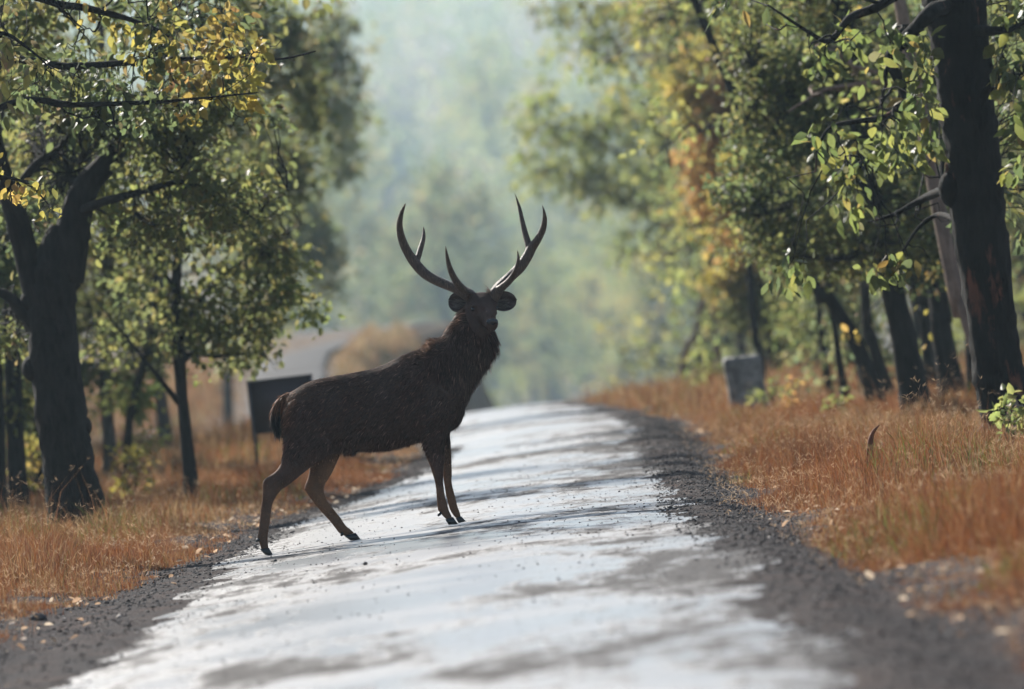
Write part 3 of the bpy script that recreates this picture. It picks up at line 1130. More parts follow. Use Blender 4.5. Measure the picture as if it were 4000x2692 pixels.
def leaf_geo_fine(P, D, N, L, W):
    """curled leaf with a waved margin, ten quads"""
    n = len(P)
    D = unit(D)
    S = unit(np.cross(D, N))
    N = np.cross(S, D)
    L, W = L[:, None], W[:, None]
    t = np.array((0, 0.14, 0.38, 0.64, 0.87, 1.0))
    hw = np.array((0.02, 0.27, 0.49, 0.43, 0.20, 0.0))
    curl = rng.uniform(-0.05, 0.38, (n, 1))
    fold = rng.uniform(0.05, 0.34, (n, 1))
    tw = rng.normal(0, 0.10, (n, 1))
    rows = []
    for k in range(6):
        m = P + D * L * t[k] - N * L * curl * t[k] ** 2 + S * L * tw * t[k] ** 2
        e = hw[k] * W
        wl, wr = rng.uniform(-0.06, 0.06, (n, 1)) * W, rng.uniform(-0.06, 0.06, (n, 1)) * W
        rows += [m + S * e + N * (fold * e + wl * (0 < k < 5)), m, m - S * e + N * (fold * e + wr * (0 < k < 5))]
    V = np.stack(rows, 1).reshape(-1, 3)
    f = []
    for k in range(5):
        a = 3 * k
        f += [(a, a + 1, a + 4, a + 3), (a + 1, a + 2, a + 5, a + 4)]
    F = (np.arange(n)[:, None, None] * 18 + np.array(f)[None]).reshape(-1, 4)
    return V, F


def wiggle(a, b, n, amt, sag=0.0):
    a, b = np.asarray(a, float), np.asarray(b, float)
    t = np.linspace(0, 1, n)[:, None]
    P = a + (b - a) * t
    d = np.linalg.norm(b - a)
    w = np.cumsum(rng.normal(size=(n, 3)), 0)
    w = w - w[0] - t * (w[-1] - w[0])
    P = P + w * amt * d / math.sqrt(n)
    P[:, 2] += -sag * d * (t[:, 0] * (1 - t[:, 0])) * 4
    return P


class Tree:
    def __init__(self, name, label, base, bark, leaf_mat, group=None, cat='tree'):
        self.base = np.asarray(base, float)
        self.o = empty(name, self.base, label, cat, group)
        self.bark, self.leaf_mat = bark, leaf_mat
        self.skel = []                     # skeleton points for hanging twigs on
        self.skr = []
        self.twigs = MB()
        self.lv = []                       # leaf batches

    def wood(self, part, P, R, sides=12, lump=0.03, n=None, flare=0.0, root=None):
        A = spline(np.hstack([np.asarray(P, float), np.asarray(R, float)[:, None]]), n or max(len(P) * 4, 8))
        mb = MB()
        if flare:
            z0 = A[0, 2]
            A[:, 3] *= 1 + flare * np.exp(-np.maximum(A[:, 2] - z0, 0) / 0.22)
        mb.tube(A[:, :3], np.maximum(A[:, 3], 0.003), sides, lump=lump)
        o = mb.obj(part, self.bark, self.o, self.base)
        self.skel.append(A[:, :3])
        self.skr.append(A[:, 3])
        if self.base[1] > 1 and A[-1, 2] > self.base[2] + 5.0:
            self.top = (A[-1, :3], 'olive', 0.07 + 0.0007 * self.base[1])
        return o

    def limb(self, P, r, part='limb', forks=0, n=None):
        P = np.asarray(P, float)
        A = spline(P, n or len(P) * 4)
        R = np.linspace(r, r * 0.06 + 0.003, len(A))
        mb = MB()
        mb.tube(A, R, 8, lump=0.05)
        self.skel.append(A)
        self.skr.append(R)
        for k in range(forks):
            i = rng.integers(len(A) // 4, len(A) - 1)
            d = nrm(A[min(i + 1, len(A) - 1)] - A[i] + rng.normal(scale=0.6, size=3) * np.linalg.norm(A[1] - A[0]))
            e = A[i] + d * min(np.linalg.norm(A[-1] - A[0]) * rng.uniform(0.15, 0.4), 0.006 * np.linalg.norm(A[i]))
            W_ = wiggle(A[i], e, 7, 0.14, rng.uniform(-0.1, 0.15))
            r_ = np.linspace(R[i] * 0.5, R[i] * 0.10 + 0.0015, 7)
            mb.tube(W_, r_, 5)
            self.skel.append(W_)
            self.skr.append(r_)
        return mb.obj(part, self.bark, self.o, self.base)

    def cluster(self, C, pal, size, per, spread, droop=0.5, twig=0.006, ratio=0.6):
        """leafy shoots centred on the points C, each on its own twig from the nearest wood"""
        C = np.asarray(C, float)
        S_ = np.vstack(self.skel)
        for c in C:
            d2 = ((S_ - c) ** 2).sum(1)
            near = S_[d2.argmin()]
            if d2.min() > 0.0009:
                self.twigs.tube(wiggle(near, c, 6, 0.18, -0.06), np.linspace(twig * 1.5, twig * 0.5, 6), 4, cap=False)
        n = len(C) * per
        ci = np.repeat(np.arange(len(C)), per)
        out = unit(rng.normal(size=(len(C), 3)) * (1, 1, 0.6))[ci]
        off = out * rng.uniform(0, 1, (n, 1)) * spread * 0.6 + rng.normal(scale=spread * 0.42, size=(n, 3))
        P = C[ci] + off
        D = out * 0.4 + unit(off) * 0.5 + rng.normal(scale=0.55, size=(n, 3)) + np.array((0, 0, -droop))
        N = rng.normal(size=(n, 3)) + np.array((0, 0, 0.8))
        L = size * rng.uniform(0.6, 1.25, n)
        Cc = colours(pal, len(C))[ci] * 0.45 + colours(pal, n) * 0.55
        self.lv.append((P, D, N, L, L * ratio * rng.uniform(0.8, 1.15, n), Cc))

    def blob(self, px, py, Y, rx, ry, pal, size, n, per, spread=None, dy=None, **kw):
        """shoots through an ellipsoid centred where the photograph shows that part of the crown"""
        c = at(px, py, Y)
        k = Y / F_PX
        R = np.array((rx * k, dy if dy is not None else max(rx, ry) * k * 0.9, ry * k))
        n = int(n * 1.35)
        m = max(3, n // 7)
        sub = unit(rng.normal(size=(m, 3))) * rng.random((m, 1)) ** 0.4 * 1.08
        u = sub[rng.integers(0, m, n)] + rng.normal(scale=0.20, size=(n, 3))
        self.cluster(c + u * R, pal, size, per, spread or size * 1.7, **kw)

    def finish(self, single=0, fine=False):
        if getattr(self, 'top', None) is not None:      # the crown closes over the end of each stem
            c, pal, size = self.top
            u = unit(rng.normal(size=(46, 3))) * rng.random((46, 1)) ** 0.5
            self.cluster(c + u * (1.5, 1.5, 1.5) - (0, 0, 0.5), pal, size, 11, size * 2.2, twig=0.008)
        geo, nvp = (leaf_geo_fine, 18) if (fine or single) else (leaf_geo, 6)
        if self.twigs.n:
            tag(self.twigs.obj('twigs', self.bark, self.o, self.base), kind='stuff')
        if not self.lv:
            return self
        P, D, N, L, W, C = (np.concatenate([b[i] for b in self.lv]) for i in range(6))
        if single:
            pick = rng.choice(len(P), min(single, len(P)), replace=False)
            keep = np.ones(len(P), bool)
            keep[pick] = False
            var = []
            for k in range(12):
                V, F = geo(np.zeros((1, 3)), np.array([[1.0, 0, 0]]), np.array([[0, 0, 1.0]]), np.array([1.0]), np.array([rng.uniform(0.5, 0.68)]))
                var.append(mesh_arrays('leaf', V, F, self.leaf_mat, np.repeat(C[pick[k % len(pick)]][None], nvp, 0), True))
            for i in pick:
                d = nrm(D[i])
                s = nrm(np.cross(d, N[i]))
                n_ = np.cross(s, d)
                o = bpy.data.objects.new('leaf', var[rng.integers(12)])
                M = Matrix.Identity(4)
                for r_ in range(3):
                    M[r_][0], M[r_][1], M[r_][2], M[r_][3] = d[r_] * L[i], s[r_] * L[i], n_[r_] * L[i], P[i][r_] - self.base[r_]
                o.matrix_local = M
                link(o, self.o)
            P, D, N, L, W, C = P[keep], D[keep], N[keep], L[keep], W[keep], C[keep]
        V, F = geo(P, D, N, L, W)
        o = link(bpy.data.objects.new('crown', mesh_arrays('crown', V - self.base, F, self.leaf_mat, np.repeat(C, nvp, 0), True)), self.o)
        tag(o, kind='stuff')
        self.nleaf = len(P)
        return self


def gz(x, y):
    return float(ground_z(np.array([x]), np.array([y]))[0])


def stem(pts, Y, w, ground=True):
    """trunk points and radii from photo points (base first) and widths in photo pixels"""
    P = np.array([at(x, y, Y) for x, y in pts])
    if ground:
        P[0, 2] = gz(P[0, 0], Y) - 0.06
    k = Y / F_PX / 2
    R = np.array(w, float) * k if hasattr(w, '__len__') else np.full(len(P), w * k)
    return P, R


def on_up(P, R, H, lean=0.3):
    """carry a trunk on above the picture"""
    d = nrm(P[-1] - P[-2])
    d = nrm(d * (1, 1, 1) + np.array((0, 0, 0.8)))
    e = P[-1] + d * max(H - P[-1, 2], 0.5) + np.array((rng.normal() * lean, rng.normal() * lean, 0))
    return np.vstack([P, e]), np.append(R, R[-1] * 0.55)


def auto_crown(T, H, lo, reach, nl, pal, size, per, ncl, spread, droop=0.5, limb_r=0.05):
    """limbs round the trunk from height lo to H with shoots along them"""
    S = T.skel[0]
    for k in range(nl):
        h = T.base[2] + lo + (H - lo) * (k + rng.random()) / nl
        i = np.abs(S[:, 2] - h).argmin()
        a = rng.uniform(0, 2 * math.pi)
        L = reach * rng.uniform(0.6, 1.15) * (1 - 0.45 * (k / nl) ** 2)
        e = S[i] + np.array((math.cos(a) * L, math.sin(a) * L, L * rng.uniform(-0.25, 0.45)))
        W_ = wiggle(S[i], e, 8, 0.22, -0.08)
        T.twigs.tube(W_, np.linspace(limb_r * (1 - 0.4 * k / nl), 0.012, 8), 6)
        T.skel.append(W_)
        T.skr.append(np.full(8, 0.02))
        t = rng.uniform(0.3, 1.0, ncl)
        C = np.array([W_[int(x * 7)] for x in t]) + rng.normal(size=(ncl, 3)) * (0.20 * L * (0.5 + t))[:, None] * np.array((1, 1, 0.7))
        C[:, 2] = np.maximum(C[:, 2], T.base[2] + 0.9)
        T.cluster(C, pal, size, per, spread, droop, twig=0.008)


# --- right: the big near-black trunk with large leaves hanging in focus
P, R = stem([(3985, 1720), (3905, 1480), (3868, 1200), (3828, 900), (3800, 620), (3765, 300), (3735, 20), (3720, -200)], 73.0, [245, 200, 192, 212, 215, 225, 235, 230])
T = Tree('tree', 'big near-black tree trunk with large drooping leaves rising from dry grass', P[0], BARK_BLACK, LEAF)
P, R = on_up(P, R, 8.5)
T.wood('trunk', P, R, 22, 0.045, 70, 0.10)
kb = MB()
blob(kb, at(3716, 740, 72.95), (0.11, 0.12, 0.16))
kb.obj('burl', BARK_BLACK, T.o, T.base)
rt = MB()
for dx, dyy, ln in ((-0.5, -0.15, 0.62), (-0.1, -0.5, 0.45), (0.5, -0.2, 0.5), (-0.4, 0.4, 0.5), (0.35, 0.45, 0.5)):
    d = nrm((dx, dyy, 0))
    pts = [P[0] + d * 0.10 + np.array((0, 0, 0.42)), P[0] + d * 0.24 + np.array((0, 0, 0.20)), P[0] + d * 0.42 + np.array((0, 0, 0.095)), P[0] + d * (0.4 + ln * 0.5) + np.array((0, 0, 0.02))]
    A = spline(np.array(pts), 10)
    rt.tube(A, np.linspace(0.12, 0.03, 10), 8, lump=0.05)
rt.obj('root_flare', BARK_PALE, T.o, T.base)  # pale bark puts the sunlight on the roots into their colour
Yr = 72.0
T.limb([at(3700, 20, 72.9)] + [at(x, y, Yr) for x, y in ((3640, 45), (3560, 130), (3480, 222), (3520, 330), (3532, 400), (3460, 458), (3350, 474), (3240, 500), (3190, 590))], 0.075, forks=7)
T.limb([at(3730, -150, 72.9)] + [at(x, y, Yr - 0.5) for x, y in ((3560, -60), (3420, 30), (3320, 70), (3240, 160), (3150, 120), (3000, 20))], 0.06, forks=6)
T.limb([at(3790, 120, 73.0)] + [at(x, y, Yr + 0.4) for x, y in ((3880, 120), (3960, 110), (4080, 30))], 0.06, forks=4)
T.limb([at(3800, 480, 73.0)] + [at(x, y, Yr + 0.6) for x, y in ((3880, 310), (3960, 360), (4060, 470))], 0.045, forks=4)
T.limb([at(3740, 720, 73.2)] + [at(x, y, 74.5) for x, y in ((3610, 775), (3500, 835), (3390, 868))], 0.05, forks=5)
T.limb([at(3740, 860, 73.2)] + [at(x, y, 74.0) for x, y in ((3660, 840), (3580, 900), (3520, 1000), (3490, 1090))], 0.03, forks=3)
near = [(3030, 40), (2850, 10), (3300, 130), (3330, 170), (3470, 180), (3560, 200), (3620, 170), (3160, 250), (3230, 230), (3600, 380), (3610, 420), (3540, 330),
        (3210, 480), (3190, 560), (3300, 560), (3340, 620), (3420, 560), (3350, 700), (3290, 680), (3260, 640), (3440, 650), (3500, 600), (3560, 640), (3380, 770), (3320, 800), (3480, 470), (3580, 520), (3600, 560),
        (3930, 90), (3950, 180), (3990, 60), (3940, 260), (3960, 330), (3990, 240), (3975, 420), (3990, 520), (3985, 640), (4020, 420),
        (3560, 1000), (3470, 1040), (3420, 1060), (3080, 1050), (3040, 1080), (3120, 1040), (3500, 90), (3420, 250), (3600, 300), (3620, 480)]
C = np.array([at(x + rng.normal(0, 12), y + rng.normal(0, 12), Yr + rng.normal(0, 0.5)) for x, y in near])
T.cluster(C, 'teak', 0.14, 14, 0.14, 0.9, 0.006, 0.55)
more = np.array([at(rng.uniform(3780, 4350), rng.uniform(-500, 900), 74.3 + abs(rng.normal(0, 0.8))) for _ in range(90)])
T.cluster(more, 'dark', 0.13, 9, 0.16, 0.8, 0.006, 0.55)
T.finish(300)

# --- right: the small-leaved tree behind it, in the shade side of the light
P, R = stem([(3590, 1650), (3545, 1400), (3510, 1230), (3440, 930), (3400, 700)], 92.0, [125, 105, 95, 85, 80])
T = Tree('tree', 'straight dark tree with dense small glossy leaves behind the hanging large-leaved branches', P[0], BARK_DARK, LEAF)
P, R = on_up(P, R, 8.0)
T.wood('trunk', P, R, 14, 0.03, None, 0.3)
for q in ([(3440, 930), (3300, 860), (3100, 800), (2950, 860)], [(3420, 800), (3250, 600), (3050, 420), (2880, 300)], [(3410, 700), (3550, 500), (3650, 300)], [(3450, 960), (3300, 1010), (3120, 1000), (2960, 980)], [(3410, 740), (3300, 400), (3200, 150), (3150, -100)], [(3480, 1080), (3600, 980), (3720, 950)]):
    T.limb([at(x, y, 92 + rng.normal(0, 0.7)) for x, y in q], 0.045, forks=5)
for px, py, rx, ry, n in ((3020, 340, 190, 210, 130), (3250, 230, 260, 230, 150), (3060, 660, 220, 170, 120), (3380, 560, 300, 230, 160), (3260, 930, 380, 110, 170), (2960, 880, 130, 130, 60),
                          (3600, 280, 180, 260, 90), (3560, 820, 210, 160, 100), (3200, -80, 420, 170, 110), (3620, 1000, 180, 90, 50), (3120, 480, 240, 120, 70)):
    T.blob(px, py, 92, rx, ry, 'dark' if rng.random() < 0.45 else 'olive', 0.08, int(n * 0.78), 14, 0.18, droop=0.35)
T.finish()

# --- right: orange-leaved tree in the haze
P, R = stem([(3060, 1560), (3020, 1380), (2985, 1150), (2930, 900)], 150.0, [75, 60, 52, 48])
T = Tree('tree', 'hazy tree with bright orange autumn leaves beside the green crowns', P[0], BARK_DARK, LEAF_DULL)
P, R = on_up(P, R, 11)
T.wood('trunk', P, R, 10, 0.03, None, 0.3)
for q in ([(2940, 940), (2850, 780), (2780, 560)], [(2950, 1000), (2820, 950), (2720, 700)], [(2930, 880), (2860, 500), (2850, 250)], [(2970, 1080), (2880, 1100), (2800, 1130)], [(2960, 1050), (3100, 1150), (3200, 1200)]):
    T.limb([at(x, y, 150 + rng.normal(0, 0.6)) for x, y in q], 0.05, forks=4)
for px, py, rx, ry, n, pal in ((2850, 420, 120, 120, 45, 'orange'), (2790, 560, 130, 130, 60, 'orange'), (2830, 720, 130, 120, 55, 'orange'), (2860, 880, 150, 120, 50, 'orange'), (2720, 420, 90, 110, 25, 'yellow'),
                               (2890, 1080, 170, 90, 45, 'yellow'), (3080, 1180, 220, 70, 60, 'olive'), (2900, 200, 150, 160, 40, 'yellow'), (3250, 1120, 150, 80, 35, 'yellow')):
    T.blob(px, py, 150, rx, ry, pal, 0.15, n, 13, 0.30)
T.finish()

# --- right: the hazy green tree that leans over the road from the right
P, R = stem([(2745, 1540), (2755, 1350), (2752, 1150), (2740, 900)], 230.0, [150, 88, 60, 52])
T = Tree('tree', 'pale hazy tree with flared base and lime green boughs reaching over the road', P[0], BARK_GREY, LEAF_DULL)
P, R = on_up(P, R, 16)
T.wood('trunk', P, R, 12, 0.03, None, 0.5)
for q in ([(2745, 950), (2600, 750), (2350, 560), (2100, 470)], [(2745, 1000), (2550, 850), (2300, 700), (2080, 650)], [(2740, 900), (2650, 500), (2500, 250), (2300, 100)], [(2740, 880), (2800, 500), (2750, 200)], [(2745, 1080), (2600, 980), (2450, 900)]):
    T.limb([at(x, y, 230 + rng.normal(0, 0.8)) for x, y in q], 0.12, forks=5)
for px, py, rx, ry, n, pal in ((2150, 430, 110, 90, 34, 'lime'), (2280, 520, 150, 130, 60, 'lime'), (2420, 620, 190, 150, 80, 'lime'), (2130, 640, 80, 70, 26, 'lime'), (2250, 700, 120, 90, 40, 'lime'), (2480, 780, 180, 90, 50, 'olive'),
                               (2550, 420, 170, 200, 80, 'lime'), (2350, 120, 200, 130, 60, 'lime'), (2600, 120, 210, 170, 80, 'yellow'), (2700, 600, 140, 160, 55, 'lime'), (2200, 40, 160, 80, 32, 'olive'), (2560, 950, 150, 70, 30, 'lime'), (2700, 860, 120, 110, 36, 'olive')):
    T.blob(px, py, 230, rx, ry, pal, 0.25, int(n * 0.55), 8, 0.52)
T.finish()

# --- right: the stems standing in the mist behind the verge
stems = [
    ([(2632, 1535), (2680, 1360), (2742, 1180)], 158, [30, 24, 20], BARK_PALE, 'thin pale sunlit stem leaning right at the edge of the misty right-hand wood'),  # pale bark carries the sunlight falling on this stem
    ([(2830, 1530), (2800, 1350), (2785, 1170)], 152, [34, 28, 24], BARK_PALE, 'slender pale stem standing right behind the grey stone marker'),  # lit stem: its sunlight is put into the pale bark
    ([(2985, 1500), (2965, 1350), (2940, 1200)], 132, [44, 38, 34], BARK_DARK, 'dark grey stem just to the side of the stone marker with sparse leaves'),
    ([(3155, 1520), (3140, 1380), (3130, 1240)], 160, [70, 46, 40], BARK_GREY, 'faint blue-grey stem deep in the misty wood'),
    ([(3245, 1570), (3225, 1420), (3205, 1270)], 118, [34, 30, 26], BARK_DARK, 'thin upright dark stem between the orange tree and the leaning tree'),
    ([(3318, 1650), (3295, 1510), (3272, 1370), (3255, 1240)], 104, [40, 32, 28, 26], BARK_DARK, 'thin dark stem in front of the leaning tree'),
    ([(3440, 1640), (3390, 1460), (3330, 1310), (3215, 1130), (3150, 1040)], 102, [85, 66, 58, 52, 46], BARK_DARK, 'dark tree that leans hard and curves over towards the road'),
    ([(3490, 1630), (3440, 1440), (3400, 1300), (3380, 1150)], 108, [60, 50, 44, 40], BARK_DARK, 'brown stem behind the curved leaning tree'),
    ([(3660, 1620), (3630, 1400), (3610, 1200), (3590, 1000)], 112, [70, 58, 52, 48], BARK_DARK, 'dark stem behind the straight small-leaved tree'),
    ([(3740, 1650), (3700, 1420), (3672, 1240), (3650, 1050)], 100, [110, 92, 84, 78], BARK_DARK, 'thick black stem in the shade between the small-leaved tree and the near-black trunk'),
    ([(3905, 1640), (3840, 1430), (3800, 1320), (3760, 1180), (3712, 1040)], 86, [60, 56, 58, 60, 62], BARK_PALE, 'crooked pinkish peeled stem beside the big near-black trunk'),
    ([(3850, 1660), (3830, 1480), (3810, 1300)], 96, [120, 100, 90], BARK_DARK, 'dark stem half hidden behind the big near-black trunk'),
    ([(3420, 1560), (3405, 1430), (3390, 1300)], 145, [46, 40, 36], BARK_GREY, 'faint grey stem far back between the dark stems'),
    ([(2905, 1500), (2895, 1380), (2880, 1240)], 175, [60, 48, 42], BARK_GREY, 'faint blue stem rising behind the stone marker'),
]
for pts, Y, w, bk, lab in stems:
    P, R = stem(pts, Y, w)
    T = Tree('tree', lab, P[0], bk, LEAF_DULL, 'trees standing in the mist on the right')
    P, R = on_up(P, R, 7.5)
    T.wood('trunk', P, R, 10, 0.03, None, 0.35)
    pal = ('olive', 'lime', 'yellow', 'olive', 'dark')[rng.integers(5)]
    auto_crown(T, 7.0, 1.9 if Y > 95 else 2.6, 1.7, 9, pal, 0.10 + 0.0006 * (Y - 80), 8, 12 if Y > 95 else 6, 0.24, 0.6, 0.03)
    T.finish()

# --- left: the big dark forked tree
P, R = stem([(320, 2090), (265, 1800), (225, 1500), (205, 1250), (212, 1080), (220, 960), (226, 880)], 79.0, [245, 200, 200, 185, 185, 130, 60])
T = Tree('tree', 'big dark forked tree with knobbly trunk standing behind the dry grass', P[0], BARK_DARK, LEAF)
T.wood('trunk', P, R, 20, 0.05, 50, 0.14)
T.wood('stem', [at(190, 1400, 79), at(150, 1180, 79), at(100, 980, 79), at(50, 800, 79), at(-20, 560, 79), at(-60, 200, 79), at(-40, -600, 79.4)], np.array([110, 110, 100, 90, 70, 60, 40]) * 79 / F_PX / 2, 14, 0.04)
T.wood('stem', [at(255, 1100, 79), at(285, 900, 79), at(330, 740, 79), at(430, 620, 79), at(540, 450, 79.2), at(610, 300, 79.4), at(660, 0, 79.5), at(760, -600, 79.8)], np.array([150, 140, 110, 84, 72, 64, 54, 36]) * 79 / F_PX / 2, 14, 0.04)
T.limb([at(190, 1330, 79)] + [at(x, y, 79) for x, y in ((90, 1220), (20, 1150), (-100, 1120), (-260, 1000))], 0.09, forks=3)
T.limb([at(300, 830, 79)] + [at(x, y, 78.6) for x, y in ((400, 790), (490, 765), (600, 735), (700, 712), (800, 735), (900, 790), (1010, 868))], 0.05, forks=8)
T.limb([at(420, 630, 79)] + [at(x, y, 79.3) for x, y in ((560, 540), (680, 560), (800, 545))], 0.05, forks=6)
T.limb([at(40, 780, 79)] + [at(x, y, 79) for x, y in ((140, 640), (250, 560), (300, 420))], 0.05, forks=5)
for x, y, r in ((130, 1440, 0.11), (322, 1665, 0.09), (120, 1180, 0.10)):
    kb = MB()
    blob(kb, at(x, y, 79), (r, r, r * 1.15))
    kb.obj('burl', BARK_DARK, T.o, T.base)
for px, py, rx, ry, n, pal in ((250, 330, 260, 130, 70, 'dark'), (520, 420, 200, 110, 60, 'dark'), (130, 520, 160, 140, 40, 'dark'), (520, 640, 230, 150, 34, 'olive'), (720, 640, 180, 130, 34, 'olive'), (600, 860, 230, 130, 40, 'olive'),
                               (880, 800, 140, 100, 34, 'olive'), (60, 1000, 100, 200, 25, 'dark'), (200, 60, 300, 140, 60, 'dark'), (620, 60, 260, 150, 60, 'dark'), (900, 330, 160, 150, 40, 'dark'), (60, 1400, 90, 120, 16, 'olive'), (350, 1000, 120, 150, 25, 'olive'), (400, 470, 280, 110, 30, 'olive'), (620, 480, 230, 130, 30, 'olive'), (800, 480, 170, 150, 26, 'olive'), (480, 780, 220, 120, 18, 'lime')):
    T.blob(px, py, 80.3 if px < 560 and py > 450 else 78.6, rx * 1.1, ry * 1.1, 'olive' if pal == 'dark' and rng.random() < 0.6 else pal, 0.095, int(n * 0.72), 11, 0.20)
T.finish()

# --- left: nearer tree outside the picture whose yellow branches reach in
b = np.array((-5.3, 69.0, 0)); b[2] = gz(b[0], b[1]) - 0.06
T = Tree('tree', 'tree at the left edge whose yellowing branches reach in over the forked tree', b, BARK_DARK, LEAF)
T.wood('trunk', [b, b + (0.05, 0, 1.5), b + (0.0, 0.1, 3.2), b + (0.2, 0, 5.5), b + (0.1, 0.1, 7.5)], [0.17, 0.14, 0.12, 0.09, 0.05], 12, 0.03, None, 0.3)
tp = b + (0.05, 0.05, 3.6)
T.limb([tp] + [at(x, y, 69.2) for x, y in ((-100, 0), (250, 20), (450, 60), (600, 110), (700, 170))], 0.05, forks=7)
T.limb([tp - (0, 0, 0.2)] + [at(x, y, 69.4) for x, y in ((-50, 260), (250, 260), (500, 245), (640, 232), (912, 228), (1094, 231), (1234, 200))], 0.04, forks=7)
T.limb([tp - (0, 0, 0.5)] + [at(x, y, 69.0) for x, y in ((0, 420), (300, 410), (600, 400), (760, 386), (1010, 362))], 0.035, forks=6)
T.limb([tp - (0, 0, 0.4)] + [at(x, y, 66.5) for x, y in ((-150, 200), (0, 130), (110, 190), (190, 260))], 0.03, forks=4)
T.limb([tp - (0, 0, 1.3)] + [at(x, y, 66.8) for x, y in ((-150, 700), (0, 690), (110, 720), (190, 800))], 0.025, forks=4)
yel = [(480, 60), (560, 110), (620, 60), (680, 120), (760, 90), (850, 60), (900, 100), (640, 190), (720, 200), (830, 160), (880, 200), (520, 200), (570, 230), (800, 235), (860, 260), (940, 180), (985, 165), (990, 250), (960, 300),
       (740, 330), (690, 290), (820, 320), (890, 330), (780, 400), (750, 430), (930, 370), (420, 70), (350, 40), (1000, 160), (860, 110)]
T.cluster(np.array([at(x + rng.normal(0, 15), y + rng.normal(0, 15), 69.2 + rng.normal(0, 0.3)) for x, y in yel]), 'yellow', 0.10, 17, 0.15, 0.5, 0.004, 0.66)
grn = [(rng.uniform(120, 720), rng.uniform(230, 470)) for _ in range(60)]
T.cluster(np.array([at(x, y, 69.4 + rng.normal(0, 0.3)) for x, y in grn]), 'dark', 0.085, 11, 0.14, 0.4, 0.004, 0.6)
T.cluster(np.array([at(x, y, 66.6 + rng.normal(0, 0.2)) for x, y in ((20, 150), (60, 220), (110, 180), (170, 230), (200, 290), (40, 330), (90, 380), (10, 420), (120, 260))]), 'olive', 0.12, 9, 0.12, 0.8, 0.004, 0.5)
T.cluster(np.array([at(x, y, 66.8 + rng.normal(0, 0.2)) for x, y in ((10, 640), (40, 700), (100, 710), (140, 760), (190, 830), (30, 760), (170, 720))]), 'yellow', 0.09, 9, 0.10, 0.6, 0.004, 0.6)
out_ = np.array([at(rng.uniform(-500, 900), rng.uniform(-500, 20), 69.2 + rng.normal(0, 0.8)) for _ in range(70)])
T.cluster(out_, 'olive', 0.09, 11, 0.15, 0.5, 0.004, 0.6)
T.finish(300)

# --- left: the small tree beside the sign
P, R = stem([(755, 1970), (735, 1780), (712, 1560), (700, 1400), (690, 1200), (700, 950)], 90.0, [66, 52, 44, 52, 44, 38])
T = Tree('tree', 'small straight tree with low leafy boughs beside the signboard', P[0], BARK_DARK, LEAF_DULL)
P, R = on_up(P, R, 6.5)
T.wood('trunk', P, R, 12, 0.04, None, 0.3)
T.limb([at(705, 1580, 90)] + [at(x, y, 89.6) for x, y in ((640, 1500), (560, 1400), (470, 1290), (370, 1165))], 0.035, forks=5)
T.limb([at(705, 1420, 90)] + [at(x, y, 90) for x, y in ((820, 1320), (950, 1220), (1080, 1190), (1230, 1185))], 0.035, forks=7)
T.limb([at(700, 1300, 90)] + [at(x, y, 90) for x, y in ((800, 1150), (950, 1020), (1100, 960))], 0.035, forks=6)
T.limb([at(700, 1380, 90)] + [at(x, y, 90) for x, y in ((850, 1390), (1000, 1380), (1060, 1410))], 0.025, forks=5)
T.limb([at(695, 1150, 90)] + [at(x, y, 90) for x, y in ((600, 1000), (520, 900))], 0.03, forks=5)
for px, py, rx, ry, n, pal in ((820, 930, 250, 150, 65, 'olive'), (950, 1120, 200, 110, 60, 'olive'), (620, 1080, 190, 140, 50, 'dark'), (1130, 1190, 110, 50, 26, 'lime'), (560, 1280, 170, 90, 34, 'olive'), (980, 1330, 130, 70, 34, 'olive'), (760, 1230, 230, 90, 50, 'dark'),
                               (1040, 970, 130, 90, 30, 'olive'), (850, 1420, 60, 60, 8, 'lime'), (900, 700, 200, 130, 40, 'olive'), (1000, 1240, 120, 60, 26, 'dark')):
    T.blob(px, py, 90, rx * 1.15, ry * 1.2, 'olive' if pal == 'dark' else pal, 0.095, int(n * 0.7), 10, 0.22)
T.finish()

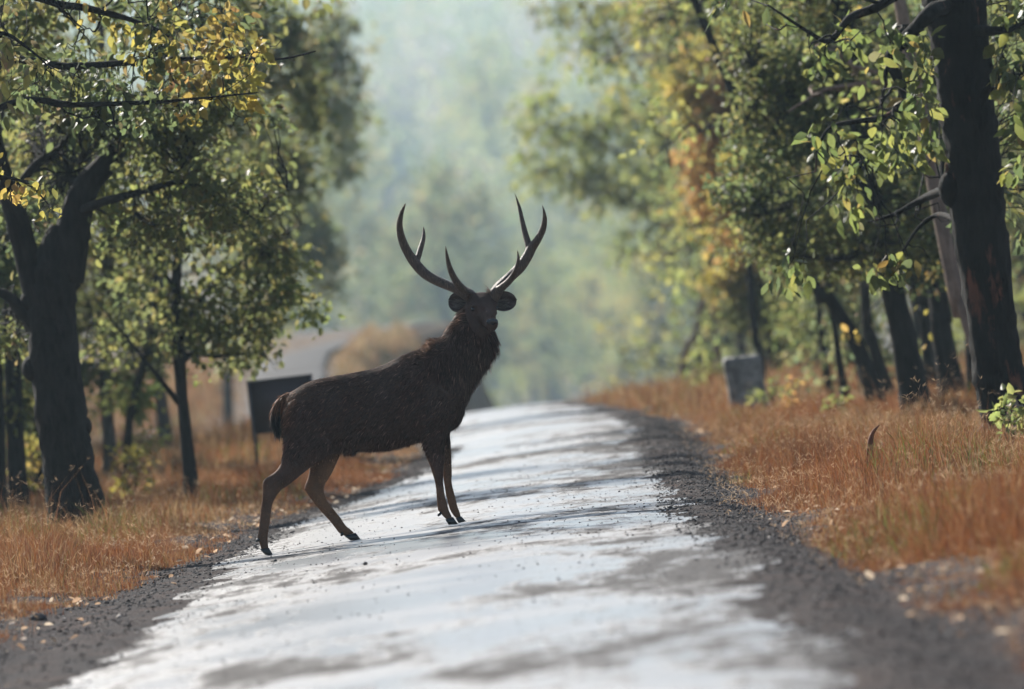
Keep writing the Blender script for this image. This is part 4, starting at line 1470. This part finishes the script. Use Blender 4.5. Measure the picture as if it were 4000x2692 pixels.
# --- left: taller crowns fading into the haze over the road's left side
for (pts, Y, w, lab, blobs_, size) in (
    ([(640, 1660), (625, 1500), (615, 1300), (640, 900)], 135, [60, 48, 44, 40], 'hazy tree whose grey-green crown borders the misty gap on the left',
     ((1000, 280, 260, 260, 90, 'hazy'), (1160, 130, 150, 130, 40, 'hazy'), (1210, 420, 90, 170, 34, 'olive'), (980, 650, 200, 190, 60, 'olive'), (850, 430, 180, 200, 50, 'hazy'), (1140, 640, 100, 120, 30, 'olive'), (1050, 900, 110, 110, 24, 'olive')), 0.155),
    ([(440, 1960), (425, 1700), (405, 1400), (420, 1000)], 112, [64, 52, 48, 44], 'tall grey stem behind the forked tree with thin foliage',
     ((450, 1150, 170, 190, 50, 'olive'), (330, 800, 200, 250, 50, 'olive'), (560, 950, 200, 170, 50, 'olive'), (480, 620, 220, 160, 40, 'dark'), (620, 1230, 150, 100, 30, 'lime'), (520, 1480, 120, 100, 20, 'olive'), (380, 1430, 90, 120, 16, 'dark')), 0.12),
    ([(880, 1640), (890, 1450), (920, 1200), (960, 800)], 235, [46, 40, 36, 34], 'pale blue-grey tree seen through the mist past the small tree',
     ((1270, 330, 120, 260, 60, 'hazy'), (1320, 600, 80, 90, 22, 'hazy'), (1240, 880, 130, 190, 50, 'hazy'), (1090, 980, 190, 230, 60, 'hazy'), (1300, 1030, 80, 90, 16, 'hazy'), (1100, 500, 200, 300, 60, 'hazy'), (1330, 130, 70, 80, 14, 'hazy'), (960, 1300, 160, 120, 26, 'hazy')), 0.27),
    ([(190, 2000), (165, 1700), (150, 1350), (140, 900)], 104, [100, 90, 84, 76], 'thick bluish trunk right behind the forked tree',
     ((150, 800, 250, 250, 40, 'olive'), (60, 1500, 120, 130, 20, 'lime')), 0.12),
    ([(80, 2040), (65, 1800), (50, 1450), (30, 1000)], 94, [86, 76, 70, 60], 'black trunk beside the forked tree at the edge of the wood',
     ((60, 900, 200, 200, 30, 'dark'), (30, 1560, 100, 90, 12, 'olive')), 0.11),
    ([(-10, 2080), (-15, 1800), (-25, 1400), (-30, 900)], 88, [90, 80, 70, 60], 'black trunk at the very edge of the left wood',
     ((0, 1000, 160, 200, 26, 'dark'),), 0.11),
    ([(505, 1920), (500, 1720), (520, 1560), (565, 1400), (600, 1200)], 106, [44, 36, 32, 30, 26], 'thin bent stem between the forked tree and the small tree',
     ((600, 1300, 150, 110, 26, 'olive'), (540, 1600, 90, 90, 14, 'lime')), 0.12),
):
    P, R = stem(pts, Y, w)
    T = Tree('tree', lab, P[0], BARK_DARK if Y < 110 else BARK_GREY, LEAF_DULL, 'trees of the left-hand wood')
    P, R = on_up(P, R, 8.5 if Y < 150 else 12)
    T.wood('trunk', P, R, 11, 0.03, None, 0.3)
    S = T.skel[0]
    for px, py, rx, ry, n, pal in blobs_:
        e = at(px, py, Y)
        i = np.abs(S[:, 2] - (e[2] - 0.4 * abs(e[0] - S[0, 0]))).argmin()
        T.limb(wiggle(S[i], e, 6, 0.15, -0.05), 0.045, 'limb', 4)
        T.blob(px, py, Y, rx, ry, pal, size, n, 12 if Y < 120 else 9, size * 1.9)
    T.finish()


# --- the far wood: a few kinds of tree, repeated
def proto(name, pal, H, lo, reach, nl, size, ncl, per, spread, bark):
    T = Tree(name, None, (0, 0, 0), bark, LEAF_DULL)
    lean = rng.normal(0, 0.3, 2)
    T.wood('trunk', [(0, 0, -0.3), (lean[0] * .3, lean[1] * .3, H * 0.3), (lean[0], lean[1], H * 0.65), (lean[0] * 1.2, lean[1] * 1.5, H * 0.97)], np.array([0.024, 0.019, 0.013, 0.004]) * H * rng.uniform(0.7, 1.1), 9, 0.03, None, 0.4)
    auto_crown(T, H, lo, reach, nl, pal, size, per, ncl, spread, 0.5, 0.09)
    T.finish()
    return T.o


protos = {
    'lime': [proto('tree', 'lime', 13, 2.2, 4.2, 17, 0.36, 15, 9, 0.75, BARK_GREY), proto('tree', 'lime', 10, 1.6, 3.6, 15, 0.32, 14, 9, 0.65, BARK_GREY)],
    'hazy': [proto('tree', 'hazy', 15, 2.0, 4.6, 18, 0.42, 15, 9, 0.85, BARK_GREY), proto('tree', 'hazy', 18, 3.0, 5.0, 19, 0.46, 16, 9, 0.95, BARK_GREY)],
    'olive': [proto('tree', 'olive', 9, 1.8, 3.2, 15, 0.26, 14, 9, 0.55, BARK_DARK), proto('tree', 'olive', 11, 2.4, 3.4, 15, 0.28, 14, 9, 0.6, BARK_DARK)],
    'yellow': [proto('tree', 'yellow', 11, 1.8, 3.6, 15, 0.34, 13, 9, 0.7, BARK_GREY)],
}
protos['bushy'] = [proto('shrub', 'lime', 4.2, 0.4, 2.3, 13, 0.26, 12, 9, 0.5, BARK_GREY), proto('shrub', 'hazy', 5.0, 0.5, 2.6, 13, 0.28, 12, 9, 0.55, BARK_GREY)]
used = set()


def copy_tree(o, loc, rz, s, label, group):
    if o.name not in used:
        used.add(o.name)
        r = o
    else:
        r = o.copy()
        COL.objects.link(r)
        for ch in o.children:
            c = ch.copy()
            COL.objects.link(c)
            c.parent = r
    r.location = loc
    r.rotation_euler = (0, 0, rz)
    r.scale = (s, s, s * rng.uniform(0.9, 1.1))
    tag(r, label, 'shrub' if o.name.startswith('shrub') else 'tree', group)
    return r


FAR = []


def plant(kind, x, y, s, label, group):
    d = np.hypot(*(np.array([(a[0] - x, a[1] - y) for a in FAR]).T)) if FAR else np.array([99.0])
    if d.min() < 1.2:
        return
    FAR.append((x, y))
    p = protos[kind][rng.integers(len(protos[kind]))]
    copy_tree(p, (x, y, gz(x, y) - 0.05), rng.uniform(0, 6.28), s, label, group)


LIME = 'pale lime green tree in the mist beyond the crest of the road'
HAZY = 'faint blue-green tree on the misty hillside far behind the stag'
OLV = 'olive green tree in the misty wood behind the nearer trunks'
YEL = 'pale yellow tree standing in the mist beyond the crest of the road'
# the valley right of the road beyond the crest
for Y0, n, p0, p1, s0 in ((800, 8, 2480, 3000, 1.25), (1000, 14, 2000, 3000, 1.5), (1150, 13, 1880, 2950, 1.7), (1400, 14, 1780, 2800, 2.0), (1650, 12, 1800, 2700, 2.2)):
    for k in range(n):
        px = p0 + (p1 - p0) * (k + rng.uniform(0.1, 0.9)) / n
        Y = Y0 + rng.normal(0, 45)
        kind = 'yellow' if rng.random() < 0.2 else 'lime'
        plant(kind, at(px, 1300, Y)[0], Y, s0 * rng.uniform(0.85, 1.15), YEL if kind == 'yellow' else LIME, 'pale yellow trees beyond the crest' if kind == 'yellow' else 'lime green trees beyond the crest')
# dim undergrowth inside the woods on both sides
for k in range(34):
    Y = rng.uniform(112, 190)
    x = rng.uniform(4.6, 5.5 + 0.06 * Y) if k % 2 == 0 else -rng.uniform(6.0 + 0.02 * (Y - 110), 7 + 0.07 * Y)
    plant('bushy', x, Y, rng.uniform(0.3, 0.5), 'knee-high to head-high undergrowth shrub in the shade of the wood', 'undergrowth shrubs inside the woods')
for k in range(20):  # unseen trees left of the view, added to shade the left verge
    Y = rng.uniform(93, 128)
    plant('olive', -rng.uniform(0.062 * Y + 3.4, 0.062 * Y + 11), Y, rng.uniform(0.8, 1.1), OLV, 'trees of the misty wood behind')
for k in range(16):
    Y = rng.uniform(104, 150)
    plant('olive', -rng.uniform(7.8, 7.8 + 0.05 * Y), Y, rng.uniform(0.7, 1.0), OLV, 'trees of the misty wood behind')
for k in range(9):
    px, Y = 1080 + 90 * k + rng.normal(0, 12), rng.uniform(560, 640)
    p = protos['bushy'][0]
    x = at(px, 1300, Y)[0]
    copy_tree(p, (x, Y, gz(x, Y) - 0.05), rng.uniform(0, 6.28), rng.uniform(0.7, 1.0), 'pale misty shrub above the far bend of the road', 'shrubs above the far bend')
for k in range(24):
    px, Y = 880 + 44 * k + rng.normal(0, 15), rng.uniform(760, 1350)
    x = at(px, 1300, Y)[0]
    plant('hazy' if k % 3 else 'lime', x, Y, rng.uniform(1.2, 1.7), HAZY, 'trees on the misty hillside')
# hillside closing the view
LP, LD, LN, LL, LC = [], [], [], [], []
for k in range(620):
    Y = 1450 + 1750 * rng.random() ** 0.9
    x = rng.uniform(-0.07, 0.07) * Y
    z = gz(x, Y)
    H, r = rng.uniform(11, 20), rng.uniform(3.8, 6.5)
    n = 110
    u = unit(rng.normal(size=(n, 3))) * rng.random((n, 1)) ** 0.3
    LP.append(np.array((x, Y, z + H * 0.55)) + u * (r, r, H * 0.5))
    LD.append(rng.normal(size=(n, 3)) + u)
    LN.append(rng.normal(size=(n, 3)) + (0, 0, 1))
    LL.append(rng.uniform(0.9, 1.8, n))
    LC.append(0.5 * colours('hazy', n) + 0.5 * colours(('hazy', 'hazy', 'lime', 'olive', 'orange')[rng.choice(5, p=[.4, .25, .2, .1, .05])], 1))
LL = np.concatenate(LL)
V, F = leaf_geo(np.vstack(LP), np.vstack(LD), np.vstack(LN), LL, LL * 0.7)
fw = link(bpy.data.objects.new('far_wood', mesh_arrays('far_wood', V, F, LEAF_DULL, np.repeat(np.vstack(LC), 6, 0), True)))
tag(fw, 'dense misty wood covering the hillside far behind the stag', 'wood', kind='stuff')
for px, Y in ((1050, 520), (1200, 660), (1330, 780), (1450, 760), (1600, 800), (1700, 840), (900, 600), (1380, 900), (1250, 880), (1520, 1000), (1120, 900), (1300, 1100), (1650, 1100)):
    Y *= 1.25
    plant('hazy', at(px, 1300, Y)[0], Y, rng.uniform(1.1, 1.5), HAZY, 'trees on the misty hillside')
# woods on both sides behind the nearer stems
for k in range(40):
    Y = rng.uniform(128, 235)
    x = rng.uniform(5.0, 5.0 + 0.075 * Y) if k % 2 == 0 else -rng.uniform(9.5 + 0.025 * (Y - 120), 10 + 0.08 * Y)
    plant('olive', x, Y, rng.uniform(0.75, 1.1), OLV, 'trees of the misty wood behind')
for kind in protos:
    for p in protos[kind]:
        if p.name not in used:
            for ch in list(p.children):
                bpy.data.objects.remove(ch)
            bpy.data.objects.remove(p)


# ------------------------------------------------------------------ bushes and saplings
def bush(px, py, Y, h, n, pal, size, label, name='shrub'):
    b = at(px, py, Y)
    b[2] = gz(b[0], b[1]) - 0.03
    T = Tree(name, label, b, BARK_DARK, LEAF if Y < 85 else LEAF_DULL, None, 'shrub')
    st = MB()
    for k in range(5):
        e = b + np.array((rng.normal(0, 0.28 * h), rng.normal(0, 0.28 * h), h * rng.uniform(0.6, 1.0)))
        W_ = wiggle(b, e, 6, 0.2, -0.1)
        st.tube(W_, np.linspace(0.009, 0.003, 6), 5)
        T.skel.append(W_)
    tag(st.obj('stems', BARK_DARK, T.o, b), kind='stuff')
    C = np.array([b + (rng.normal(0, 0.24 * h), rng.normal(0, 0.24 * h), h * rng.uniform(0.25, 1.0)) for _ in range(n)])
    T.cluster(C, pal, size, 8, size * 1.3, 0.3, 0.003, 0.55)
    T.finish()


bush(3965, 1740, 71.2, 0.42, 12, 'lime', 0.11, 'leafy green sapling sprouting at the foot of the big near-black trunk', 'sapling')
bush(3600, 1850, 66, 0.12, 3, 'lime', 0.07, 'tiny green seedling among the dry grass in front of the near-black trunk', 'seedling')
bush(3500, 1790, 70, 0.16, 3, 'dark', 0.09, 'broad-leaved green seedling in the dry grass near the short stub', 'seedling')
bush(150, 2010, 100, 0.75, 22, 'yellow', 0.10, 'yellow-green shrub glowing between the black trunks', 'shrub')
bush(520, 2000, 96, 0.55, 16, 'yellow', 0.10, 'low yellow shrub at the foot of the forked tree', 'shrub')
bush(600, 1900, 110, 0.8, 18, 'lime', 0.11, 'pale green shrub behind the thin bent stem', 'shrub')
bush(2770, 1600, 140, 0.8, 14, 'lime', 0.12, 'pale green shrub at the road edge before the stone marker', 'shrub')
bush(3020, 1600, 108, 0.4, 9, 'lime', 0.09, 'small green shrub right beside the stone marker', 'shrub')
bush(3270, 1660, 98, 0.35, 8, 'lime', 0.09, 'small green shrub at the foot of the thin dark stem', 'shrub')
bush(3100, 1640, 104, 0.45, 9, 'orange', 0.08, 'withered brown shrub in the grass past the stone marker', 'shrub')


# ------------------------------------------------------------------ dry grass, stones, litter
def blades(n, X, Yv, h, lean, col, wbase):
    """curved three-triangle blades"""
    z = ground_z(X, Yv) - 0.01
    P = np.stack([X, Yv, z], -1)
    a = rng.uniform(0, 2 * math.pi, n)
    L = np.stack([np.cos(a), np.sin(a), np.zeros(n)], -1) * (h * lean)[:, None]
    b = rng.uniform(0, 2 * math.pi, n)
    S = np.stack([np.cos(b), np.sin(b) * 0.3, np.zeros(n)], -1) * wbase[:, None]
    mid = P + L * 0.35 + np.array((0, 0, 1)) * (h * 0.6)[:, None]
    tip = P + L + np.array((0, 0, 1)) * (h * np.sqrt(np.maximum(1 - 0.5 * lean ** 2, 0.3)))[:, None]
    V = np.stack([P - S, P + S, mid + S * 0.7, mid - S * 0.7, tip], 1).reshape(-1, 3)
    i = np.arange(n)[:, None] * 5
    F = np.stack([i + np.array((0, 1, 2)), i + np.array((0, 2, 3)), i + np.array((3, 2, 4))], 1).reshape(-1, 3)
    return V, F, np.repeat(col, 5, 0)


GCOL = 0.66 * np.array([(0.26, 0.105, 0.045), (0.33, 0.17, 0.080), (0.42, 0.28, 0.14), (0.17, 0.062, 0.032), (0.11, 0.12, 0.03), (0.50, 0.36, 0.20)])


def verge(name, side, label, bands):
    VV, FF, CC, n0 = [], [], [], 0
    for y0, y1, width, dens, hs, wb, wts in bands:
        n = int((y1 - y0) * width * dens)
        Yv = rng.uniform(y0, y1, n)
        e = grass_r(Yv) if side > 0 else grass_l(Yv)
        d = rng.random(n) ** 1.15 * width
        X = e + side * (d - 0.12 + 0.16 * wob(Yv, Yv * 0.3, 1.9) + rng.normal(0, 0.07, n))
        edge = np.clip(d / 0.9, 0.25, 1)
        tuft = 0.65 + 0.35 * wob(X, Yv * 0.5, 2.6) + 0.25 * wob(X, Yv, 0.6, 2.0)
        h = 1.35 * hs * edge * np.clip(0.62 + 0.75 * vnoise(X * 1.6, Yv * 0.55, 31) + 0.35 * vnoise(X * 4, Yv * 1.6, 32), 0.12, 1.7) * rng.uniform(0.45, 1.35, n)
        w = np.array(wts, float)
        pick = rng.choice(len(GCOL), n, p=w / w.sum())
        c = GCOL[pick] * rng.uniform(0.6, 1.3, (n, 1))
        rust = np.clip(0.5 + 0.9 * vnoise(X * 0.8, Yv * 0.22, 41), 0, 1)[:, None] * (0.75 if y0 < 90 else 0.3 if y0 < 200 else 0.0)
        c = c * (1 - rust) + rust * np.array((0.17, 0.058, 0.022)) * rng.uniform(0.5, 1.5, (n, 1))
        # greener in patches near the edge
        gp = (wob(X * 0.7, Yv * 0.25, 1.5, 3.0) > 0.45) & (rng.random(n) < 0.22)
        c[gp] = np.array((0.10, 0.115, 0.03)) * rng.uniform(0.7, 1.4, (gp.sum(), 1))
        V, F, C = blades(n, X, Yv, np.maximum(h, 0.03), rng.uniform(0.05, 0.85, n), c, np.full(n, wb) * rng.uniform(0.6, 1.3, n))
        VV.append(V); FF.append(F + n0); CC.append(C); n0 += len(V)
        # seed stalks
        m = n // 45
        j = rng.choice(n, m)
        hs_ = np.maximum(h[j] * rng.uniform(1.3, 1.9, m), 0.12)
        ln = rng.uniform(0.1, 0.55, m)
        V, F, C = blades(m, X[j], Yv[j], hs_, ln, np.tile((0.30, 0.15, 0.07), (m, 1)) * rng.uniform(0.7, 1.4, (m, 1)), np.full(m, wb * 0.45))
        tip = V.reshape(-1, 5, 3)[:, 4]
        VV.append(V); FF.append(F + n0); CC.append(C); n0 += len(V)
        for q in range(3):
            a = rng.uniform(0, 6.28, m)
            d_ = np.stack([np.cos(a), np.sin(a), rng.uniform(0.2, 1.2, m)], -1) * rng.uniform(0.02, 0.05, m)[:, None]
            s_ = np.stack([np.sin(a), np.zeros(m), np.cos(a)], -1) * 0.0024
            V = np.stack([tip, tip + d_ * 0.5 + s_, tip + d_], 1).reshape(-1, 3)
            VV.append(V); FF.append(np.arange(m * 3).reshape(-1, 3) + n0)
            CC.append(np.tile((0.48, 0.33, 0.20), (m * 3, 1))); n0 += len(V)
    o = link(bpy.data.objects.new(name, mesh_arrays(name, np.vstack(VV), np.vstack(FF), GRASS, np.vstack(CC))))
    tag(o, label, 'grass', kind='stuff')


RED = (4.2, 3.4, 2.0, 3, 1.0, 1.3)
STRAW = (2.5, 4, 3, 1.5, 0.6, 1.8)
verge('dry_grass', 1, 'russet and straw dry grass on the right verge', [
    (30, 52, 2.2, 850, 0.24, 0.0034, (6, 2.2, 0.8, 4, 1.0, 0.3)), (52, 80, 4.2, 900, 0.20, 0.0028, RED), (80, 112, 5.5, 300, 0.15, 0.0045, STRAW), (112, 160, 6.0, 75, 0.24, 0.011, STRAW)])
verge('dry_grass', -1, 'russet and straw dry grass on the left verge', [
    (48, 76, 3.2, 950, 0.23, 0.0029, RED), (76, 104, 4.5, 360, 0.16, 0.0042, STRAW), (104, 160, 6.0, 75, 0.26, 0.011, STRAW)])
verge('dry_grass', -1, 'pale grass on the slope beyond the crest of the road', [(255, 300, 7.0, 40, 0.4, 0.03, STRAW)])
verge('dry_grass', 1, 'pale grass on the bank below the far bend of the road', [(215, 345, 5.0, 45, 0.45, 0.03, (0.4, 1.5, 4, 0, 1.2, 4))])  # straw mix paled in colour to stand in for distant haze


def stones(name, n, xf, y0, y1, s0, s1, label, zf):
    Yv = rng.uniform(y0, y1, n)
    X = xf(Yv, n)
    Z = zf(X, Yv)
    base = np.array([(1, 0, 0), (0, 1, 0), (-1, 0, 0), (0, -1, 0), (0, 0, 1), (0, 0, -1)], float)
    tri_ = np.array([(0, 1, 4), (1, 2, 4), (2, 3, 4), (3, 0, 4), (1, 0, 5), (2, 1, 5), (3, 2, 5), (0, 3, 5)])
    s = s0 * (s1 / s0) ** (rng.random(n) ** 2.2)
    V = base[None] * rng.uniform(0.6, 1.25, (n, 6, 3)) + rng.normal(scale=0.22, size=(n, 6, 3))
    a = rng.uniform(0, 6.28, n)
    c, sn = np.cos(a), np.sin(a)
    V = np.stack([V[..., 0] * c[:, None] - V[..., 1] * sn[:, None], V[..., 0] * sn[:, None] + V[..., 1] * c[:, None], V[..., 2] * 0.7], -1)
    V = V * s[:, None, None] + np.stack([X, Yv, Z + s * 0.1], -1)[:, None]
    C = np.array([(0.030, 0.026, 0.027), (0.050, 0.044, 0.044), (0.078, 0.068, 0.065), (0.020, 0.017, 0.018), (0.32, 0.29, 0.26)])[rng.choice(5, n, p=[.33, .3, .2, .15, .02])] * rng.uniform(0.7, 1.3, (n, 1))
    F = (tri_[None] + np.arange(n)[:, None, None] * 6).reshape(-1, 3)
    o = link(bpy.data.objects.new(name, mesh_arrays(name, V.reshape(-1, 3), F, STONE, np.repeat(C, 6, 0))))
    tag(o, label, 'gravel', kind='stuff')


stones('loose_gravel', 26000, lambda y, n: road_r(y) - 0.3 + (grass_r(y) - road_r(y) + 0.55) * rng.beta(1.6, 1.3, n), 30, 118, 0.004, 0.019, 'loose dark gravel along the right road edge', shoulder_z)
stones('loose_gravel', 18000, lambda y, n: grass_l(y) - 0.25 + (road_l(y) - grass_l(y) + 0.6) * rng.beta(1.3, 1.7, n), 38, 112, 0.004, 0.020, 'loose dark gravel along the left road edge', shoulder_z)
stones('road_grit', 7000, lambda y, n: -0.65 + 1.85 * np.sign(rng.random(n) - 0.5) * rng.random(n) ** 0.6, 36, 100, 0.003, 0.012, 'scattered grit lying on the asphalt', lambda x, y: road_z(x, y))


def litter(n):
    Yv = rng.uniform(34, 110, n)
    sd = rng.random(n) < 0.55
    X = np.where(sd, grass_r(Yv) + rng.normal(0.1, 0.5, n), grass_l(Yv) - rng.normal(0.1, 0.5, n))
    P = np.stack([X, Yv, ground_z(X, Yv) + rng.uniform(0.012, 0.05, n)], -1)
    D = rng.normal(size=(n, 3)) * (1, 1, 0.35)
    N = rng.normal(scale=0.45, size=(n, 3)) + (0, 0, 1)
    L = rng.uniform(0.03, 0.075, n)
    V, F = leaf_geo(P, D, N, L, L * 0.55)
    C = np.array([(0.30, 0.17, 0.09), (0.20, 0.10, 0.05), (0.42, 0.30, 0.19), (0.24, 0.13, 0.07)])[rng.integers(0, 4, n)] * rng.uniform(0.7, 1.3, (n, 1))
    o = link(bpy.data.objects.new('leaf_litter', mesh_arrays('leaf_litter', V, F, LEAF_DULL, np.repeat(C, 6, 0), True)))
    tag(o, 'fallen dry leaves strewn along both verges', 'leaf litter', kind='stuff')


litter(1500)


# ------------------------------------------------------------------ signboard, stone marker, small things
SIGN_Y = 101.0
sb = at(1035, 1900, SIGN_Y)
sb[2] = gz(sb[0], sb[1])
sign = empty('signboard', sb, 'dark blank-backed signboard on posts standing on the left verge behind the stag', 'sign')
SIGN = mat_simple('painted_steel_back', (0.050, 0.034, 0.034), 0.55, 0.4, (14, 0.002))
STEEL = mat_simple('steel_post', (0.040, 0.034, 0.036), 0.5, 0.4, (20, 0.002))
k = SIGN_Y / F_PX
tl, tr, bl = at(958, 1490, SIGN_Y), at(1212, 1462, SIGN_Y), at(992, 1697, SIGN_Y)
w_, h_ = np.linalg.norm(tr - tl), np.linalg.norm(tl - bl)
cen = (tr + bl) / 2
S_ = MB(); S_.box(cen, (w_ / 2, 0.004, h_ / 2)); S_.obj('panel', SIGN, sign, sb, False)
S_ = MB()
for sx_ in (-1, 1):
    S_.box(cen + np.array((sx_ * (w_ / 2 - 0.012), -0.016, 0)), (0.014, 0.011, h_ / 2 + 0.003))
for sz_ in (-1, 1):
    S_.box(cen + np.array((0, -0.015, sz_ * (h_ / 2 - 0.012))), (w_ / 2 - 0.028, 0.010, 0.013))
S_.obj('frame', STEEL, sign, sb, False)
for sx_ in (-1, 1):
    xx = cen[0] + sx_ * (w_ / 2 - 0.02)
    zb = gz(xx, SIGN_Y) - 0.1
    S_ = MB(); S_.box(((xx), SIGN_Y - 0.045, (zb + cen[2] + h_ / 2 - 0.03) / 2), (0.020, 0.017, (cen[2] + h_ / 2 - 0.03 - zb) / 2)); S_.obj('post', STEEL, sign, sb, False)

MK_Y = 112.0
mb_ = at(2925, 1600, MK_Y)
mb_[2] = gz(mb_[0], mb_[1]) - 0.05
marker = empty('stone_marker', mb_, 'squat weathered grey stone marker post on the right verge', 'marker')


def mat_marker():
    M = Mat('weathered_stone', 0.85, 0.2)
    n = M.noise(M.objco(), 7, 6, 0.65)
    c = M.ramp(n, [(0.35, (0.10, 0.095, 0.09)), (0.55, (0.22, 0.21, 0.195)), (0.75, (0.42, 0.40, 0.37))])
    M.l(c, M.b.inputs['Base Color'])
    M.bump(n, 0.03, 0.9)
    return M.m


mk = MB()
top = at(2905, 1392, MK_Y)
hh = top[2] - mb_[2]
wd = 150 * MK_Y / F_PX / 2
rings = []
N_ = 24
for f_, s_, ox in ((0, 1.05, 0.03), (0.15, 1.0, 0.025), (0.5, 0.97, 0.0), (0.8, 1.0, -0.015), (0.93, 1.02, -0.02), (0.985, 0.97, -0.022), (1.0, 0.82, -0.022)):
    a = np.linspace(0, 2 * math.pi, N_, endpoint=False)
    kk = (np.abs(np.cos(a)) ** 5 + np.abs(np.sin(a)) ** 5) ** (-0.2)
    rings.append(np.stack([mb_[0] + ox + np.cos(a) * kk * wd * s_ + rng.normal(0, 0.006, N_), mb_[1] + np.sin(a) * kk * wd * 0.8 * s_ + rng.normal(0, 0.006, N_), np.full(N_, mb_[2] + hh * f_) + (rng.normal(0, 0.006, N_) if f_ > 0 else 0)], -1))
V = np.vstack(rings + [np.array([[mb_[0] - 0.022, mb_[1], mb_[2] + hh * 1.005]])])
idx = np.arange(7 * N_).reshape(7, N_)
q = np.stack([idx[:-1], np.roll(idx[:-1], -1, 1), np.roll(idx[1:], -1, 1), idx[1:]], -1).reshape(-1, 4)
cap_ = np.array([(7 * N_, idx[-1][j], idx[-1][(j + 1) % N_], idx[-1][(j + 2) % N_]) for j in range(0, N_, 2)])
mk.add(V, np.vstack([q, cap_]))
mk.obj('pillar', mat_marker(), marker, mb_, True)
collar = MB()
a = np.linspace(0, 2 * math.pi, N_ + 1)[:-1]
collar.tube([mb_ + (0.03, 0, 0.0), mb_ + (0.03, 0, 0.10), mb_ + (0.03, 0, 0.13)], [wd * 1.35, wd * 1.28, wd * 1.1], 20, lump=0.02)
collar.obj('footing', mat_marker(), marker, mb_, True)

# short broken stub in the grass
s0 = at(3408, 1880, 63.6); s0[2] = gz(s0[0], s0[1]) - 0.03
STUB = mat_simple('red_brown_wood', (0.13, 0.045, 0.02), 0.8, 0.2, (40, 0.01))
st = MB()
A = spline(np.array([s0, s0 + (0.0, 0, 0.18), s0 + (0.012, 0, 0.32), s0 + (0.045, 0, 0.42), s0 + (0.10, 0.0, 0.47)]), 16)
st.tube(A, np.interp(np.linspace(0, 1, 16), [0, 0.5, 0.8, 1], [0.030, 0.025, 0.013, 0.002]), 9, lump=0.08)
o = st.obj('broken_stub', STUB, None, s0)
o.location = s0
tag(o, 'short curved red-brown broken stub sticking out of the dry grass', 'stub')

# chunk of wood on the gravel, stones
CHUNK = mat_simple('dark_wood_chunk', (0.05, 0.03, 0.022), 0.85, 0.2, (30, 0.02))
ROCK = mat_simple('dark_rock', (0.075, 0.065, 0.06), 0.8, 0.3, (18, 0.03))


def chunk(px, py, Y, size, mat, name, label, cat):
    p = at(px, py, Y)
    on = road_l(Y) < p[0] < road_r(Y)
    p[2] = float(road_z(np.array([p[0]]), np.array([Y]))[0]) if on else gz(p[0], Y) + 0.012
    c = MB()
    blob(c, p + np.array((0, 0, size[2] * 0.6)), size, None, 9)
    V = c.V[0]
    V += rng.normal(scale=0.10, size=V.shape) * np.array(size)
    o = c.obj(name, mat, None, p, False)
    o.location = p
    tag(o, label, cat)


chunk(645, 2190, 62.5, (0.055, 0.04, 0.028), CHUNK, 'wood_chunk', 'dark chunk of rotten wood on the gravel by the left grass', 'wood')
chunk(1432, 2250, 56.5, (0.016, 0.016, 0.013), ROCK, 'pebble', 'lone dark pebble on the asphalt in front of the stag', 'pebble')
chunk(145, 2370, 55.0, (0.05, 0.04, 0.03), ROCK, 'rock', 'brown rock at the edge of the left grass', 'rock')
chunk(235, 2525, 49.0, (0.03, 0.03, 0.012), ROCK, 'flat_stone', 'flat dark stone on the left gravel', 'stone')
chunk(3305, 2075, 57.0, (0.02, 0.02, 0.015), ROCK, 'pebble', 'dark pebble at the edge of the right grass', 'pebble')
chunk(1075, 2190, 62.0, (0.014, 0.014, 0.012), ROCK, 'pebble', 'dark pebble beside the hind hoof of the stag', 'pebble')

# ------------------------------------------------------------------ the misty air
hz = MB()
hz.box((0, 1850, 72), (1000, 1950, 94))
haze = hz.obj('haze', None, None, None, False)
tag(haze, 'pale morning haze filling the forest air', 'haze', kind='stuff')
hm = bpy.data.materials.new('haze_air')
hm.use_nodes = True
hn = hm.node_tree
hn.nodes.remove(hn.nodes['Principled BSDF'])
pv = hn.nodes.new('ShaderNodeVolumePrincipled')
pv.inputs['Color'].default_value = (0.64, 0.86, 1.0, 1)
pv.inputs['Density'].default_value = HAZE_DENSITY
pv.inputs['Anisotropy'].default_value = 0.45
hn.links.new(pv.outputs[0], hn.nodes['Material Output'].inputs['Volume'])
haze.data.materials.append(hm)
